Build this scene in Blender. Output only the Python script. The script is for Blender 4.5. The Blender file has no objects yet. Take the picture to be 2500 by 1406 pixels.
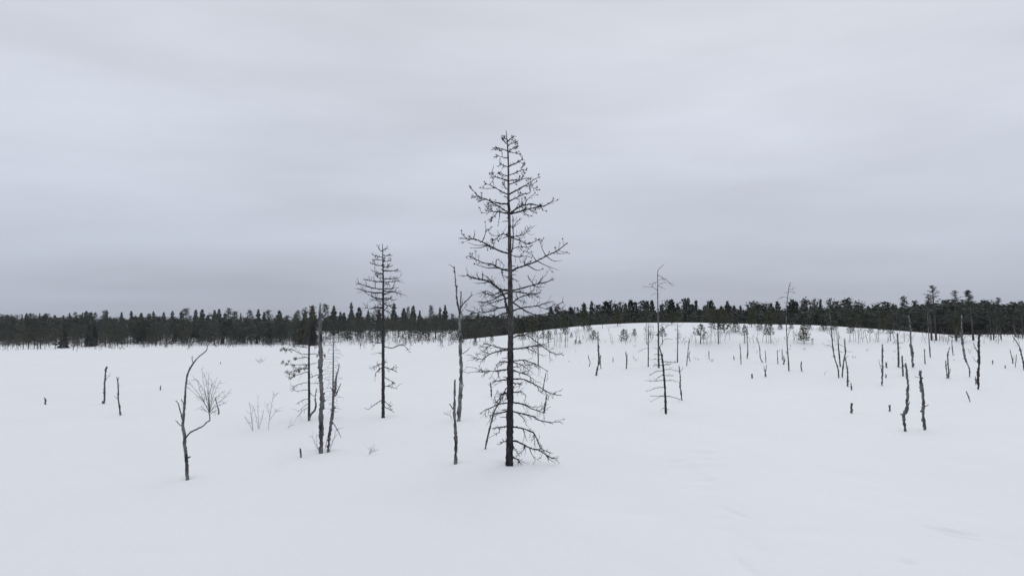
import bpy, math, random
import numpy as np
from mathutils import Vector

# ------------------------------------------------------------------ camera, sky, sun, exposure
scene = bpy.context.scene
COL = scene.collection
F = 1736.0                       # focal length in photo pixels (2500 wide)
EYE = 3.5
HORIZON = 780.0
PITCH = math.atan((HORIZON - 703.0) / F)

cam_data = bpy.data.cameras.new("camera")
cam = bpy.data.objects.new("camera", cam_data)
COL.objects.link(cam)
cam_data.sensor_width = 36.0
cam_data.lens = 36.0 * F / 2500.0
cam_data.clip_start = 0.1
cam_data.clip_end = 9000.0
cam.location = (0, 0, EYE)
cam.rotation_euler = (math.pi / 2 + PITCH, 0, 0)
scene.camera = cam

SUN_EL, SUN_AZ = math.radians(38), math.radians(22)
world = bpy.data.worlds.new("World")
scene.world = world
world.use_nodes = True
wn, wl = world.node_tree.nodes, world.node_tree.links
wn.clear()


def N(nodes, kind, **kw):
    n = nodes.new(kind)
    for k, v in kw.items():
        setattr(n, k, v)
    return n


def math_node(nodes, links, op, a, b=None, clamp=False):
    n = nodes.new('ShaderNodeMath')
    n.operation = op
    n.use_clamp = clamp
    for i, v in enumerate((a, b)):
        if v is None:
            continue
        if isinstance(v, (int, float)):
            n.inputs[i].default_value = v
        else:
            links.new(v, n.inputs[i])
    return n.outputs[0]


def build_world():
    nd, lk = wn, wl
    out = N(nd, 'ShaderNodeOutputWorld')
    sky = N(nd, 'ShaderNodeTexSky', sky_type='NISHITA')
    sky.sun_disc = False
    sky.sun_elevation = SUN_EL
    sky.sun_rotation = SUN_AZ
    sky.dust_density = 3.0
    bg_sky = N(nd, 'ShaderNodeBackground')
    bg_sky.inputs['Strength'].default_value = 0.06
    lk.new(sky.outputs[0], bg_sky.inputs['Color'])
    tc = N(nd, 'ShaderNodeTexCoord')
    sep = N(nd, 'ShaderNodeSeparateXYZ')
    lk.new(tc.outputs['Generated'], sep.inputs[0])
    M = lambda op, a, b=None, c=False: math_node(nd, lk, op, a, b, c)
    z = M('MAXIMUM', sep.outputs['Z'], 0.0)
    # overcast luminance: about three times brighter overhead than at the horizon
    ramp = N(nd, 'ShaderNodeValToRGB')
    el = ramp.color_ramp.elements
    stops = [(0.0, .465), (.04, .505), (.10, .585), (.17, .64), (.27, .675), (.42, .695), (.65, .70), (1.0, .72)]
    while len(el) < len(stops):
        el.new(.5)
    for e_, (p_, v_) in zip(el, stops):
        e_.position, e_.color = p_, (v_, v_, v_, 1)
    lk.new(z, ramp.inputs[0])
    lum = M('MULTIPLY', ramp.outputs[0], 1.0)
    # flat cloud deck seen in perspective
    den = M('ADD', z, 0.07)
    px = M('DIVIDE', sep.outputs['X'], den)
    py = M('DIVIDE', sep.outputs['Y'], den)
    comb = N(nd, 'ShaderNodeCombineXYZ')
    lk.new(px, comb.inputs[0])
    lk.new(py, comb.inputs[1])

    def noise(scale, detail, rough, off, sx=1.0):
        mp = N(nd, 'ShaderNodeMapping')
        mp.inputs['Location'].default_value = off
        mp.inputs['Scale'].default_value = (sx, 1.0, 1.0)
        mp.inputs['Rotation'].default_value = (0, 0, math.radians(-6))
        lk.new(comb.outputs[0], mp.inputs[0])
        n = N(nd, 'ShaderNodeTexNoise')
        n.inputs['Scale'].default_value = scale
        n.inputs['Detail'].default_value = detail
        n.inputs['Roughness'].default_value = rough
        lk.new(mp.outputs[0], n.inputs['Vector'])
        return n.outputs[0]
    mp0 = N(nd, 'ShaderNodeMapping')
    mp0.inputs['Location'].default_value = (2.7, .4, 1.3)
    mp0.inputs['Scale'].default_value = (1.9, 1.9, 9.5)
    mp0.inputs['Rotation'].default_value = (0, math.radians(2), 0)
    lk.new(tc.outputs['Generated'], mp0.inputs[0])
    nn = N(nd, 'ShaderNodeTexNoise')
    nn.inputs['Scale'].default_value = 1.25
    nn.inputs['Detail'].default_value = 6.0
    nn.inputs['Roughness'].default_value = .5
    nn.inputs['Distortion'].default_value = .15
    lk.new(mp0.outputs[0], nn.inputs['Vector'])
    n1 = nn.outputs[0]
    n2 = noise(0.6, 4.0, 0.5, (9.1, 3.7, 0), 0.6)
    v = M('MULTIPLY_ADD', n1, 0.38)
    v.node.inputs[2].default_value = 0.81
    w = M('MULTIPLY_ADD', n2, 0.16)
    w.node.inputs[2].default_value = 0.92
    lum = M('MULTIPLY', M('MULTIPLY', lum, v), w)
    tint = N(nd, 'ShaderNodeMix', data_type='RGBA')
    tint.inputs[6].default_value = (0.915, 0.995, 1.165, 1)   # horizon: blue grey
    tint.inputs[7].default_value = (0.955, 1.005, 1.11, 1)   # overhead
    lk.new(M('MULTIPLY', z, 2.6, True), tint.inputs[0])
    sc = N(nd, 'ShaderNodeVectorMath', operation='SCALE')
    lk.new(tint.outputs[2], sc.inputs[0])
    lk.new(lum, sc.inputs['Scale'])
    bg_cloud = N(nd, 'ShaderNodeBackground')
    lk.new(sc.outputs[0], bg_cloud.inputs['Color'])
    mix = N(nd, 'ShaderNodeMixShader')
    mix.inputs[0].default_value = 0.98
    lk.new(bg_sky.outputs[0], mix.inputs[1])
    lk.new(bg_cloud.outputs[0], mix.inputs[2])
    lk.new(mix.outputs[0], out.inputs['Surface'])


build_world()
sun_data = bpy.data.lights.new("sun", 'SUN')
sun_data.energy = 0.6
sun_data.angle = math.radians(50)
sun_data.color = (1.0, 0.97, 0.93)
sun = bpy.data.objects.new("sun", sun_data)
COL.objects.link(sun)
sun.rotation_euler = (math.pi / 2 - SUN_EL, 0, -SUN_AZ + math.pi)
sun.location = (0, -20, 40)

vs = scene.view_settings
vs.view_transform = 'Standard'
vs.look = 'None'
vs.exposure = 0.0
vs.gamma = 1.0
vs.use_curve_mapping = False

# ------------------------------------------------------------------ numeric helpers
rnd = random.Random(11)
rng = np.random.default_rng(7)


def sstep(a, b, x):
    t = np.clip((x - a) / (b - a), 0, 1)
    return t * t * (3 - 2 * t)


_perm = np.random.default_rng(3).random((256, 256))


def vnoise(x, y):
    xi = np.floor(x).astype(int)
    yi = np.floor(y).astype(int)
    fx, fy = x - xi, y - yi
    fx = fx * fx * (3 - 2 * fx)
    fy = fy * fy * (3 - 2 * fy)
    a = _perm[xi & 255, yi & 255]
    b = _perm[(xi + 1) & 255, yi & 255]
    c = _perm[xi & 255, (yi + 1) & 255]
    d = _perm[(xi + 1) & 255, (yi + 1) & 255]
    return (a * (1 - fx) + b * fx) * (1 - fy) + (c * (1 - fx) + d * fx) * fy - 0.5


CREST_X = [-40, -30, -22, -16, -10, -6, -2.8, 0, 2.9, 6.65, 8, 13.4, 17.3, 29.4, 34.3, 39.1, 42.7, 46.4, 50.4, 62, 90]
CREST_Z = [0, 0.02, 0.15, 0.5, 1.02, 1.36, 1.7, 2.0, 2.38, 2.88, 3.0, 3.25, 3.2, 2.9, 2.6, 2.27, 1.98, 1.97, 2.05, 1.8, 1.2]
BASE_Y = [-9000, 0, 55, 75, 100, 125, 150, 180, 230, 300, 500, 1000, 9000]
BASE_Z = [0, 0, 0, -0.25, -0.85, -1.55, -2.1, -1.5, -0.2, 0.2, -1.0, -4.0, -6.0]
_fx = np.linspace(-40, 90, 521)
_cz = np.interp(_fx, CREST_X, CREST_Z)
_k = np.exp(-0.5 * (np.arange(-24, 25) / 5.5) ** 2)
_cz = np.convolve(np.pad(_cz, 24, mode='edge'), _k / _k.sum(), mode='valid')
_by = np.linspace(-50, 1200, 2501)
_bz = np.interp(_by, BASE_Y, BASE_Z)
_k2 = np.exp(-0.5 * (np.arange(-30, 31) / 12.0) ** 2)
_bz = np.convolve(np.pad(_bz, 30, mode='edge'), _k2 / _k2.sum(), mode='valid')
DENTS = []      # (x, y, half length, half width, angle, depth)


def terrain(x, y, dents=True):
    x = np.asarray(x, float)
    y = np.asarray(y, float)
    base = np.where(y > 1190, np.interp(y, BASE_Y, BASE_Z), np.interp(y, _by, _bz))
    crest = np.interp(x, _fx, _cz)
    up = sstep(36, 72, y) * 0.85 + sstep(47, 66, y) * 0.15
    down = 1 - sstep(72, 118, y)
    z = base * (1 - 0.0 * crest) + np.where(y < 72, (crest + 0.22) * up, (crest + 0.22) * down) * np.clip(crest * 2, 0, 1)
    near = 1 - sstep(60, 140, np.hypot(x, y)) * 0.5
    z = z + near * (0.16 * vnoise(x / 11.0 + 7, y / 14.0 + 3) + 0.10 * vnoise(x / 3.7 + 21, y / 5.1 + 9) * (1 - .6 * sstep(25, 60, y)) + .085 * vnoise(x / 1.9 + y / 7 + 2, y / 3.3 + 9) * (1 - sstep(18, 45, y))
                    + 0.012 * vnoise(x / 0.9 + 3, y / 1.3 + 5))
    if dents:
        for (dx, dy, a, b, ang, dep) in DENTS:
            c, s = math.cos(ang), math.sin(ang)
            q = ((x - dx) * c + (y - dy) * s) / a
            p = (-(x - dx) * s + (y - dy) * c) / b
            z = z - dep * np.exp(-(q * q + p * p))
    return z


def ray(px, py):
    dx, dy = (px - 1250.0) / F, (703.0 - py) / F
    return (dx, math.cos(PITCH) - dy * math.sin(PITCH), math.sin(PITCH) + dy * math.cos(PITCH))


def at(px, py, Y):
    r = ray(px, py)
    t = Y / r[1]
    return np.array([r[0] * t, Y, EYE + r[2] * t])


_steps = np.concatenate([np.arange(4, 60, 0.05), np.arange(60, 320, 0.2)])


def ground(px, py, dents=False):
    r = ray(px, py)
    t = _steps / r[1]
    d = EYE + r[2] * t - terrain(r[0] * t, _steps, dents)
    i = np.argmax(d < 0)
    if d[i] >= 0:
        i = len(_steps) - 1
    Y = _steps[i]
    x = r[0] * Y / r[1]
    return np.array([x, Y, float(terrain(x, Y, dents))])


# hollows left by old tracks and wind in the snow of the foreground
for (px, py, a, b, ang, dep) in [
        (1715, 1102, .42, .16, 0.05, .050), (1640, 1124, .28, .16, .2, .036), (1732, 1120, .34, .10, .0, .030),
        (1727, 1170, .26, .15, .4, .028), (1800, 1252, .07, .42, .30, .030), (1812, 1370, .06, .5, .05, .028),
        (2080, 1160, .5, .9, .5, .030), (2140, 1230, .4, .8, .7, .024), (2325, 1297, .07, .40, .95, .055), (2345, 1312, .04, .25, .9, .045),
        (2221, 1373, .12, .10, 0, .045), (1690, 1140, .9, .3, 0.2, .03), (1960, 1300, .5, .25, .3, .02),
        (660, 1260, 1.2, .35, .2, .02), (1480, 1250, 1.4, .4, -.15, .02), (350, 1350, .9, .3, .1, .018)]:
    g = ground(px, py)
    DENTS.append((g[0], g[1], a, b, ang, dep * 1.35))
for i in range(15):                       # an old half-filled ski and foot track
    t = i / 14
    px, py = 1605 + 225 * t ** .8 + rnd.uniform(-9, 9), 1098 + 300 * t ** 1.35
    g = ground(px, py)
    DENTS.append((g[0], g[1], .22 + rnd.uniform(0, .2), .34, rnd.uniform(-.4, .4), .034))
for (px, py, r_, dep) in [(1243, 1133, .55, .05), (457, 1168, .3, .03), (784, 1105, .4, .035), (801, 1103, .3, .03), (1112, 1132, .3, .03),
                          (935, 1018, .6, .05), (755, 1025, .6, .05), (1625, 1008, .8, .06), (1119, 1028, .5, .04), (2211, 1052, .4, .03),
                          (2257, 1050, .4, .03)]:
    g = ground(px, py)
    DENTS.append((g[0], g[1] - .04, r_ * .55, r_ * .45, 0, dep * 1.9))
    DENTS.append((g[0] + .1, g[1] + .1, r_ * 2.2, r_ * 1.5, 0, -dep * .9))


# ------------------------------------------------------------------ mesh builder
class MB:
    def __init__(self):
        self.v, self.f, self.n = [], [], 0
        self.c = []

    def add(self, v, f):
        v = np.asarray(v, float)
        self.v.append(v)
        self.f += [tuple(i + self.n for i in t) for t in f]
        self.n += len(v)

    def tris(self, v):          # v (m,3,3)
        m = len(v)
        self.v.append(np.asarray(v, float).reshape(-1, 3))
        self.f.append(('T', self.n, m))
        self.n += 3 * m

    def mesh(self, name, mats, origin=(0, 0, 0), smooth=False):
        me = bpy.data.meshes.new(name)
        V = np.concatenate(self.v) - np.asarray(origin)
        loops, starts, tot, k = [], [], [], 0
        for f in self.f:
            if f[0] == 'T':
                _, s, m = f
                loops.append(np.arange(s, s + 3 * m))
                starts.append(k + 3 * np.arange(m))
                tot.append(np.full(m, 3))
                k += 3 * m
            else:
                loops.append(np.array(f))
                starts.append(np.array([k]))
                tot.append(np.array([len(f)]))
                k += len(f)
        L, S = np.concatenate(loops), np.concatenate(starts)
        me.vertices.add(len(V))
        me.vertices.foreach_set('co', V.ravel().astype(np.float32))
        me.loops.add(len(L))
        me.loops.foreach_set('vertex_index', L.astype(np.int32))
        me.polygons.add(len(S))
        me.polygons.foreach_set('loop_start', S.astype(np.int32))
        if smooth:
            me.polygons.foreach_set('use_smooth', np.ones(len(S), dtype=bool))
        me.materials.append(mats)
        me.update(calc_edges=True)
        me.validate()
        return me


def smooth_line(P, R, step):
    """Catmull-Rom through P (n,3) with radii R, resampled about every step metres."""
    P = np.asarray(P, float)
    R = np.asarray(R, float)
    if len(P) == 2:
        n = max(2, int(np.linalg.norm(P[1] - P[0]) / step) + 1)
        t = np.linspace(0, 1, n)[:, None]
        return P[0] * (1 - t) + P[1] * t, (R[0] * (1 - t[:, 0]) + R[1] * t[:, 0])
    Q = np.vstack([2 * P[0] - P[1], P, 2 * P[-1] - P[-2]])
    op, orr = [], []
    for i in range(len(P) - 1):
        p0, p1, p2, p3 = Q[i:i + 4]
        n = max(1, int(np.linalg.norm(p2 - p1) / step))
        t = (np.arange(n) / n)[:, None]
        op.append(0.5 * (2 * p1 + (p2 - p0) * t + (2 * p0 - 5 * p1 + 4 * p2 - p3) * t ** 2 + (3 * p1 - p0 - 3 * p2 + p3) * t ** 3))
        orr.append(R[i] + (R[i + 1] - R[i]) * t[:, 0])
    op.append(P[-1:])
    orr.append(R[-1:])
    return np.vstack(op), np.concatenate(orr)


def tube(mb, P, R, sides=6, rough=0.0, jag=0.0):
    P = np.asarray(P, float)
    R = np.asarray(R, float)
    n = len(P)
    T = np.gradient(P, axis=0)
    T /= np.linalg.norm(T, axis=1)[:, None] + 1e-12
    m = np.abs(T).mean(0)
    ref = np.zeros(3)
    ref[int(np.argmin(m))] = 1
    A = np.cross(T, ref)
    A /= np.linalg.norm(A, axis=1)[:, None] + 1e-12
    B = np.cross(T, A)
    ang = np.linspace(0, 2 * math.pi, sides, endpoint=False)
    rr = R[:, None] * np.ones(sides)
    if rough:
        rr = rr * (1 + rough * (rng.random((n, sides)) - .5) * 1.2 + rough * (rng.random((n, 1)) - .5) * 1.4)
    V = P[:, None, :] + rr[:, :, None] * (np.cos(ang)[None, :, None] * A[:, None, :] + np.sin(ang)[None, :, None] * B[:, None, :])
    if jag:
        V[-1] += T[-1] * (rng.random((sides, 1)) * jag * R[-1] * 3)
    V = V.reshape(-1, 3)
    F_ = []
    for i in range(n - 1):
        for j in range(sides):
            k = (j + 1) % sides
            F_.append((i * sides + j, i * sides + k, (i + 1) * sides + k, (i + 1) * sides + j))
    F_.append(tuple((n - 1) * sides + j for j in range(sides)))
    mb.add(V, F_)


def unit(v):
    return v / (np.linalg.norm(v) + 1e-12)


def twig(mb, p, d, L, r, up=0.5, sides=3, seg=5, sub=0):
    """A thin crooked shoot leaving p along d and bending upwards."""
    d = unit(np.asarray(d, float))
    pts, q = [np.array(p)], np.array(p, float)
    for i in range(seg):
        d = unit(d + np.array([0, 0, up / seg]) + (rng.random(3) - .5) * .45)
        q = q + d * L / seg
        pts.append(q.copy())
        if sub and i >= 1 and rng.random() < .6:
            side = unit(np.cross(d, rng.random(3) - .5))
            twig(mb, q, unit(d + side * .9), L * (.25 + .3 * rng.random()), r * .7, up, 3, 4, 0)
    R = np.linspace(r, r * .45, len(pts))
    tube(mb, np.array(pts), R, sides)
    return pts[-1]


# ------------------------------------------------------------------ materials
def new_mat(name):
    m = bpy.data.materials.new(name)
    m.use_nodes = True
    nd, lk = m.node_tree.nodes, m.node_tree.links
    b = nd['Principled BSDF']
    return m, nd, lk, b


def bark(name, c1, c2, c3=None, scale=18.0, stretch=.3, bump=.5, low_dark=None):
    m, nd, lk, b = new_mat(name)
    tc = N(nd, 'ShaderNodeTexCoord')
    mp = N(nd, 'ShaderNodeMapping')
    mp.inputs['Scale'].default_value = (1, 1, stretch)
    lk.new(tc.outputs['Object'], mp.inputs[0])
    n1 = N(nd, 'ShaderNodeTexNoise')
    n1.inputs['Scale'].default_value = scale
    n1.inputs['Detail'].default_value = 6
    n1.inputs['Roughness'].default_value = .65
    lk.new(mp.outputs[0], n1.inputs['Vector'])
    rp = N(nd, 'ShaderNodeValToRGB')
    e = rp.color_ramp.elements
    e[0].position, e[0].color = .36, (*c1, 1)
    e[1].position, e[1].color = .66, (*c2, 1)
    if c3:
        k = e.new(.56)
        k.color = (*c3, 1)
    lk.new(n1.outputs[0], rp.inputs[0])
    col = rp.outputs[0]
    if low_dark:                      # old pine: thick dark bark at the foot, thin pale bark higher up
        sp = N(nd, 'ShaderNodeSeparateXYZ')
        lk.new(tc.outputs['Object'], sp.inputs[0])
        mr = N(nd, 'ShaderNodeMapRange', interpolation_type='SMOOTHSTEP')
        mr.inputs['From Min'].default_value = low_dark[1]
        mr.inputs['From Max'].default_value = low_dark[2]
        lk.new(sp.outputs['Z'], mr.inputs['Value'])
        mx = N(nd, 'ShaderNodeMix', data_type='RGBA')
        mx.blend_type = 'MULTIPLY'
        mx.inputs[7].default_value = (*low_dark[0], 1)
        inv = math_node(nd, lk, 'SUBTRACT', 1.0, mr.outputs[0])
        lk.new(inv, mx.inputs[0])
        lk.new(col, mx.inputs[6])
        col = mx.outputs[2]
    lk.new(col, b.inputs['Base Color'])
    b.inputs['Roughness'].default_value = .9
    b.inputs['Specular IOR Level'].default_value = .2
    bp = N(nd, 'ShaderNodeBump')
    bp.inputs['Strength'].default_value = bump
    bp.inputs['Distance'].default_value = .01
    lk.new(n1.outputs[0], bp.inputs['Height'])
    lk.new(bp.outputs[0], b.inputs['Normal'])
    return m


def foliage(name, c1, c2, per_object=.5):
    m, nd, lk, b = new_mat(name)
    geo = N(nd, 'ShaderNodeNewGeometry')
    oi = N(nd, 'ShaderNodeObjectInfo')
    tc = N(nd, 'ShaderNodeTexCoord')
    no = N(nd, 'ShaderNodeTexNoise')
    no.inputs['Scale'].default_value = .35
    lk.new(geo.outputs['Position'], no.inputs['Vector'])
    a = math_node(nd, lk, 'MULTIPLY', geo.outputs['Random Per Island'], .35)
    c = math_node(nd, lk, 'MULTIPLY', oi.outputs['Random'], per_object * .5)
    d = math_node(nd, lk, 'MULTIPLY', no.outputs[0], .5)
    s = math_node(nd, lk, 'ADD', math_node(nd, lk, 'ADD', a, c), math_node(nd, lk, 'SUBTRACT', d, .05), True)
    mx = N(nd, 'ShaderNodeMix', data_type='RGBA')
    mx.inputs[6].default_value = (*c1, 1)
    mx.inputs[7].default_value = (*c2, 1)
    lk.new(s, mx.inputs[0])
    lk.new(mx.outputs[2], b.inputs['Base Color'])
    b.inputs['Roughness'].default_value = .8
    b.inputs['Specular IOR Level'].default_value = .15
    return m


def snow_material():
    m, nd, lk, b = new_mat('snow')
    geo = N(nd, 'ShaderNodeNewGeometry')
    big = N(nd, 'ShaderNodeTexNoise')
    big.inputs['Scale'].default_value = .22
    big.inputs['Detail'].default_value = 4
    lk.new(geo.outputs['Position'], big.inputs['Vector'])
    mx = N(nd, 'ShaderNodeMix', data_type='RGBA')
    mx.inputs[6].default_value = (.835, .842, .855, 1)
    mx.inputs[7].default_value = (.895, .895, .9, 1)
    lk.new(big.outputs[0], mx.inputs[0])
    lk.new(mx.outputs[2], b.inputs['Base Color'])
    b.inputs['Roughness'].default_value = .75
    b.inputs['Specular IOR Level'].default_value = .15
    mp = N(nd, 'ShaderNodeMapping')
    mp.inputs['Scale'].default_value = (1, .55, 1)
    mp.inputs['Rotation'].default_value = (0, 0, .5)
    lk.new(geo.outputs['Position'], mp.inputs[0])
    n1 = N(nd, 'ShaderNodeTexNoise')
    n1.inputs['Scale'].default_value = 1.6
    n1.inputs['Detail'].default_value = 7
    n1.inputs['Roughness'].default_value = .5
    lk.new(mp.outputs[0], n1.inputs['Vector'])
    bp = N(nd, 'ShaderNodeBump')
    bp.inputs['Strength'].default_value = .5
    bp.inputs['Distance'].default_value = .1
    lk.new(n1.outputs[0], bp.inputs['Height'])
    n2 = N(nd, 'ShaderNodeTexNoise')
    n2.inputs['Scale'].default_value = 45
    n2.inputs['Detail'].default_value = 3
    lk.new(geo.outputs['Position'], n2.inputs['Vector'])
    bp2 = N(nd, 'ShaderNodeBump')
    bp2.inputs['Strength'].default_value = .25
    bp2.inputs['Distance'].default_value = .004
    lk.new(n2.outputs[0], bp2.inputs['Height'])
    lk.new(bp.outputs[0], bp2.inputs['Normal'])
    lk.new(bp2.outputs[0], b.inputs['Normal'])
    return m


M_SNOW = snow_material()
M_PINE = bark('old_pine_bark', (.022, .020, .023), (.125, .115, .119), scale=16, stretch=.35, bump=.8, low_dark=((.42, .42, .46), 1.8, 3.9))
M_DARK = bark('dead_dark_bark', (.020, .019, .022), (.066, .062, .064), scale=22, stretch=.4, bump=.7)
M_GREY = bark('weathered_grey_wood', (.024, .023, .025), (.215, .21, .215), scale=8, stretch=.25, bump=.6)
M_MID = bark('peeling_grey_bark', (.022, .021, .023), (.21, .205, .21), scale=10, stretch=.3, bump=.7)
M_BIRCH = bark('birch_bark', (.03, .03, .032), (.42, .42, .43), (.20, .2, .205), scale=8, stretch=.6, bump=.5)
M_TWIG = bark('dead_twigs', (.028, .027, .03), (.07, .066, .068), scale=30, stretch=1, bump=.2)
M_PALE = bark('pale_twigs', (.12, .115, .12), (.22, .21, .215), scale=30, stretch=1, bump=.2)
M_CONE = bark('cone_scales', (.018, .016, .016), (.05, .042, .038), scale=60, stretch=1, bump=.5)
M_FTRUNK = bark('forest_trunk_bark', (.035, .032, .031), (.105, .095, .092), scale=4, stretch=.3, bump=.3)
M_SPRUCE = foliage('spruce_needles', (.028, .038, .034), (.060, .074, .062))
M_FPINE = foliage('forest_pine_needles', (.034, .044, .036), (.078, .088, .064))
M_YOUNG = foliage('young_pine_needles', (.035, .044, .036), (.085, .092, .062))
M_OLIVE = foliage('olive_pine_needles', (.055, .062, .035), (.12, .12, .06))
M_EDGE = foliage('edge_pine_needles', (.045, .050, .042), (.092, .092, .074))
M_EDGE2 = foliage('edge_olive_needles', (.040, .047, .032), (.085, .088, .055))
M_OLIVE2 = foliage('yellowing_pine_needles', (.06, .062, .038), (.15, .14, .078))
M_FRINGE = foliage('grey_brown_twigs', (.060, .058, .054), (.115, .105, .098))


# ------------------------------------------------------------------ object helpers
def link(name, data, loc=(0, 0, 0), parent=None):
    o = bpy.data.objects.new(name, data)
    COL.objects.link(o)
    o.location = [float(c) for c in loc]
    if parent:
        o.parent = parent
    return o


def tag(o, label, cat, group=None):
    o['label'] = label
    o['category'] = cat
    if group:
        o['group'] = group
    return o


# ------------------------------------------------------------------ the snow
def build_snow():
    th_front = np.radians(np.arange(-43, 43.01, .22))
    th_back = np.radians(np.linspace(43, 317, 62)[1:-1])
    th = np.concatenate([th_front, th_back])
    rad = np.concatenate([np.geomspace(.4, 8, 30)[:-1], np.arange(8, 24, .07), np.arange(24, 80, .42), np.arange(80, 310, 2.2), np.geomspace(312, 6000, 30)])
    RR, TT = np.meshgrid(rad, th, indexing='ij')
    X, Y = RR * np.sin(TT), RR * np.cos(TT)
    Z = terrain(X, Y)
    n, m = X.shape
    V = np.stack([X, Y, Z], -1).reshape(-1, 3)
    V = np.vstack([V, [[0, 0, float(terrain(0, 0))]]])
    i, j = np.meshgrid(np.arange(n - 1), np.arange(m), indexing='ij')
    k = (j + 1) % m
    Q = np.stack([i * m + j, (i + 1) * m + j, (i + 1) * m + k, i * m + k], -1).reshape(-1, 4)[:, ::-1]
    me = bpy.data.meshes.new('snow_ground')
    me.vertices.add(len(V))
    me.vertices.foreach_set('co', V.ravel().astype(np.float32))
    jj = np.arange(m)
    C = np.stack([np.full(m, len(V) - 1), (jj + 1) % m, jj], -1)
    L = np.concatenate([Q.ravel(), C.ravel()])
    S = np.concatenate([np.arange(len(Q)) * 4, len(Q) * 4 + np.arange(m) * 3])
    me.loops.add(len(L))
    me.loops.foreach_set('vertex_index', L.astype(np.int32))
    me.polygons.add(len(S))
    me.polygons.foreach_set('loop_start', S.astype(np.int32))
    me.polygons.foreach_set('use_smooth', np.ones(len(S), dtype=bool))
    me.materials.append(M_SNOW)
    me.update(calc_edges=True)
    me.validate()
    o = link('snow_ground', me)
    o['kind'] = 'structure'


build_snow()


# ------------------------------------------------------------------ conifer crowns (unit height)
def spruce_crown(seed, half=.15, levels=24, z0=.04, tri=3):
    r = np.random.default_rng(seed)
    out = []
    for li in range(levels):
        z = z0 + (1 - z0) * (li / levels) ** .92
        rad = half * ((1 - z) ** .62) * (.55 + .75 * r.random()) + .012
        nb = 8 if z < .8 else 6
        a0 = r.random() * 6.28
        for k in range(nb):
            a = a0 + 6.283 * k / nb + (r.random() - .5) * .6
            L = rad * (.55 + .8 * r.random())
            d = np.array([math.cos(a), math.sin(a), 0])
            s = np.array([-d[1], d[0], 0])
            p0 = np.array([0, 0, z])
            dz = -.25 * L if z < .8 else .35 * L
            p1 = p0 + d * L + np.array([0, 0, dz])
            w = L * .33 + .008
            mid = p0 + d * L * .55 + np.array([0, 0, dz * .35])
            out.append([p0, mid + s * w + [0, 0, -.012], p1])
            out.append([p0, p1, mid - s * w + [0, 0, -.012]])
            if tri > 2:
                out.append([p0 + d * L * .25, p1, mid + np.array([0, 0, -.05 - .03 * r.random()])])
    out.append([[-.008, 0, .93], [.008, 0, .93], [0, 0, 1.02]])
    out.append([[0, -.008, .93], [0, .008, .93], [0, 0, 1.02]])
    return np.array([[np.asarray(q, float) for q in t] for t in out])


def pine_crown(seed, half=.2, z0=.45, clumps=34, size=.055, per=13, flat=.6):
    """Rounded, gappy crown of a grown pine: many clumps of small needle faces."""
    r = np.random.default_rng(seed)
    out = []
    for c in range(clumps):
        z = z0 + (1 - z0) * (c + r.random()) / clumps
        t = (z - z0) / (1 - z0)
        prof = (1 - .93 * t) ** .62 * min(1, .45 + t * 3)
        rad = half * prof * (.25 + .85 * r.random() ** .7)
        a = r.random() * 6.283
        cen = np.array([rad * math.cos(a), rad * math.sin(a), min(z, .985) - .1 * rad])
        n = per
        off = r.normal(size=(n, 3)) * np.array([size * .65, size * .65, size * .65 * flat])
        e = r.normal(size=(n, 3, 3)) * size * .42
        out.append(cen + off[:, None, :] + e)
    return np.concatenate(out)


def forest_trunk(seed, top=.9, r0=.013, branches=0):
    mb = MB()
    r = np.random.default_rng(seed)
    z = np.linspace(-.04, top, 6)
    P = np.stack([(r.random(6) - .5) * .012, (r.random(6) - .5) * .012, z], -1)
    tube(mb, P, np.linspace(r0, r0 * .35, 6), 5)
    return mb


SPRUCE, FPINE, EDGE = [], [], []
for s in range(7):
    mb = MB()
    mb.tris(spruce_crown(100 + s, half=.115 + .02 * (s % 4), levels=32 + s % 4))
    SPRUCE.append((forest_trunk(s, .95).mesh('trunk', M_FTRUNK), mb.mesh('crown', M_SPRUCE)))
for s in range(7):
    mb = MB()
    mb.tris(pine_crown(200 + s, half=.14 + .02 * (s % 4), z0=.18 + .05 * (s % 3), clumps=58, size=.042, per=12))
    FPINE.append((forest_trunk(30 + s, .93).mesh('trunk', M_FTRUNK), mb.mesh('crown', M_FPINE)))


for s in range(6):
    mb = MB()
    mb.tris(pine_crown(260 + s, half=.15 + .02 * (s % 4), z0=.22 + .07 * (s % 3), clumps=48, size=.04, per=10))
    EDGE.append((forest_trunk(60 + s, .95, .015).mesh('trunk', M_FTRUNK), mb.mesh('crown', M_EDGE if s % 2 else M_EDGE2)))


def shared_tree(name, meshes, loc, h, label, cat, group=None, wscale=1.0, rz=None, parts=('trunk', 'crown')):
    e = link(name, None, loc)
    e.empty_display_size = .2
    e.rotation_euler = (0, 0, rnd.random() * 6.28 if rz is None else rz)
    e.scale = (h * wscale, h * wscale, h)
    tag(e, label, cat, group)
    for nm, me in zip(parts, meshes):
        link(nm, me, parent=e)
    return e


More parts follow.
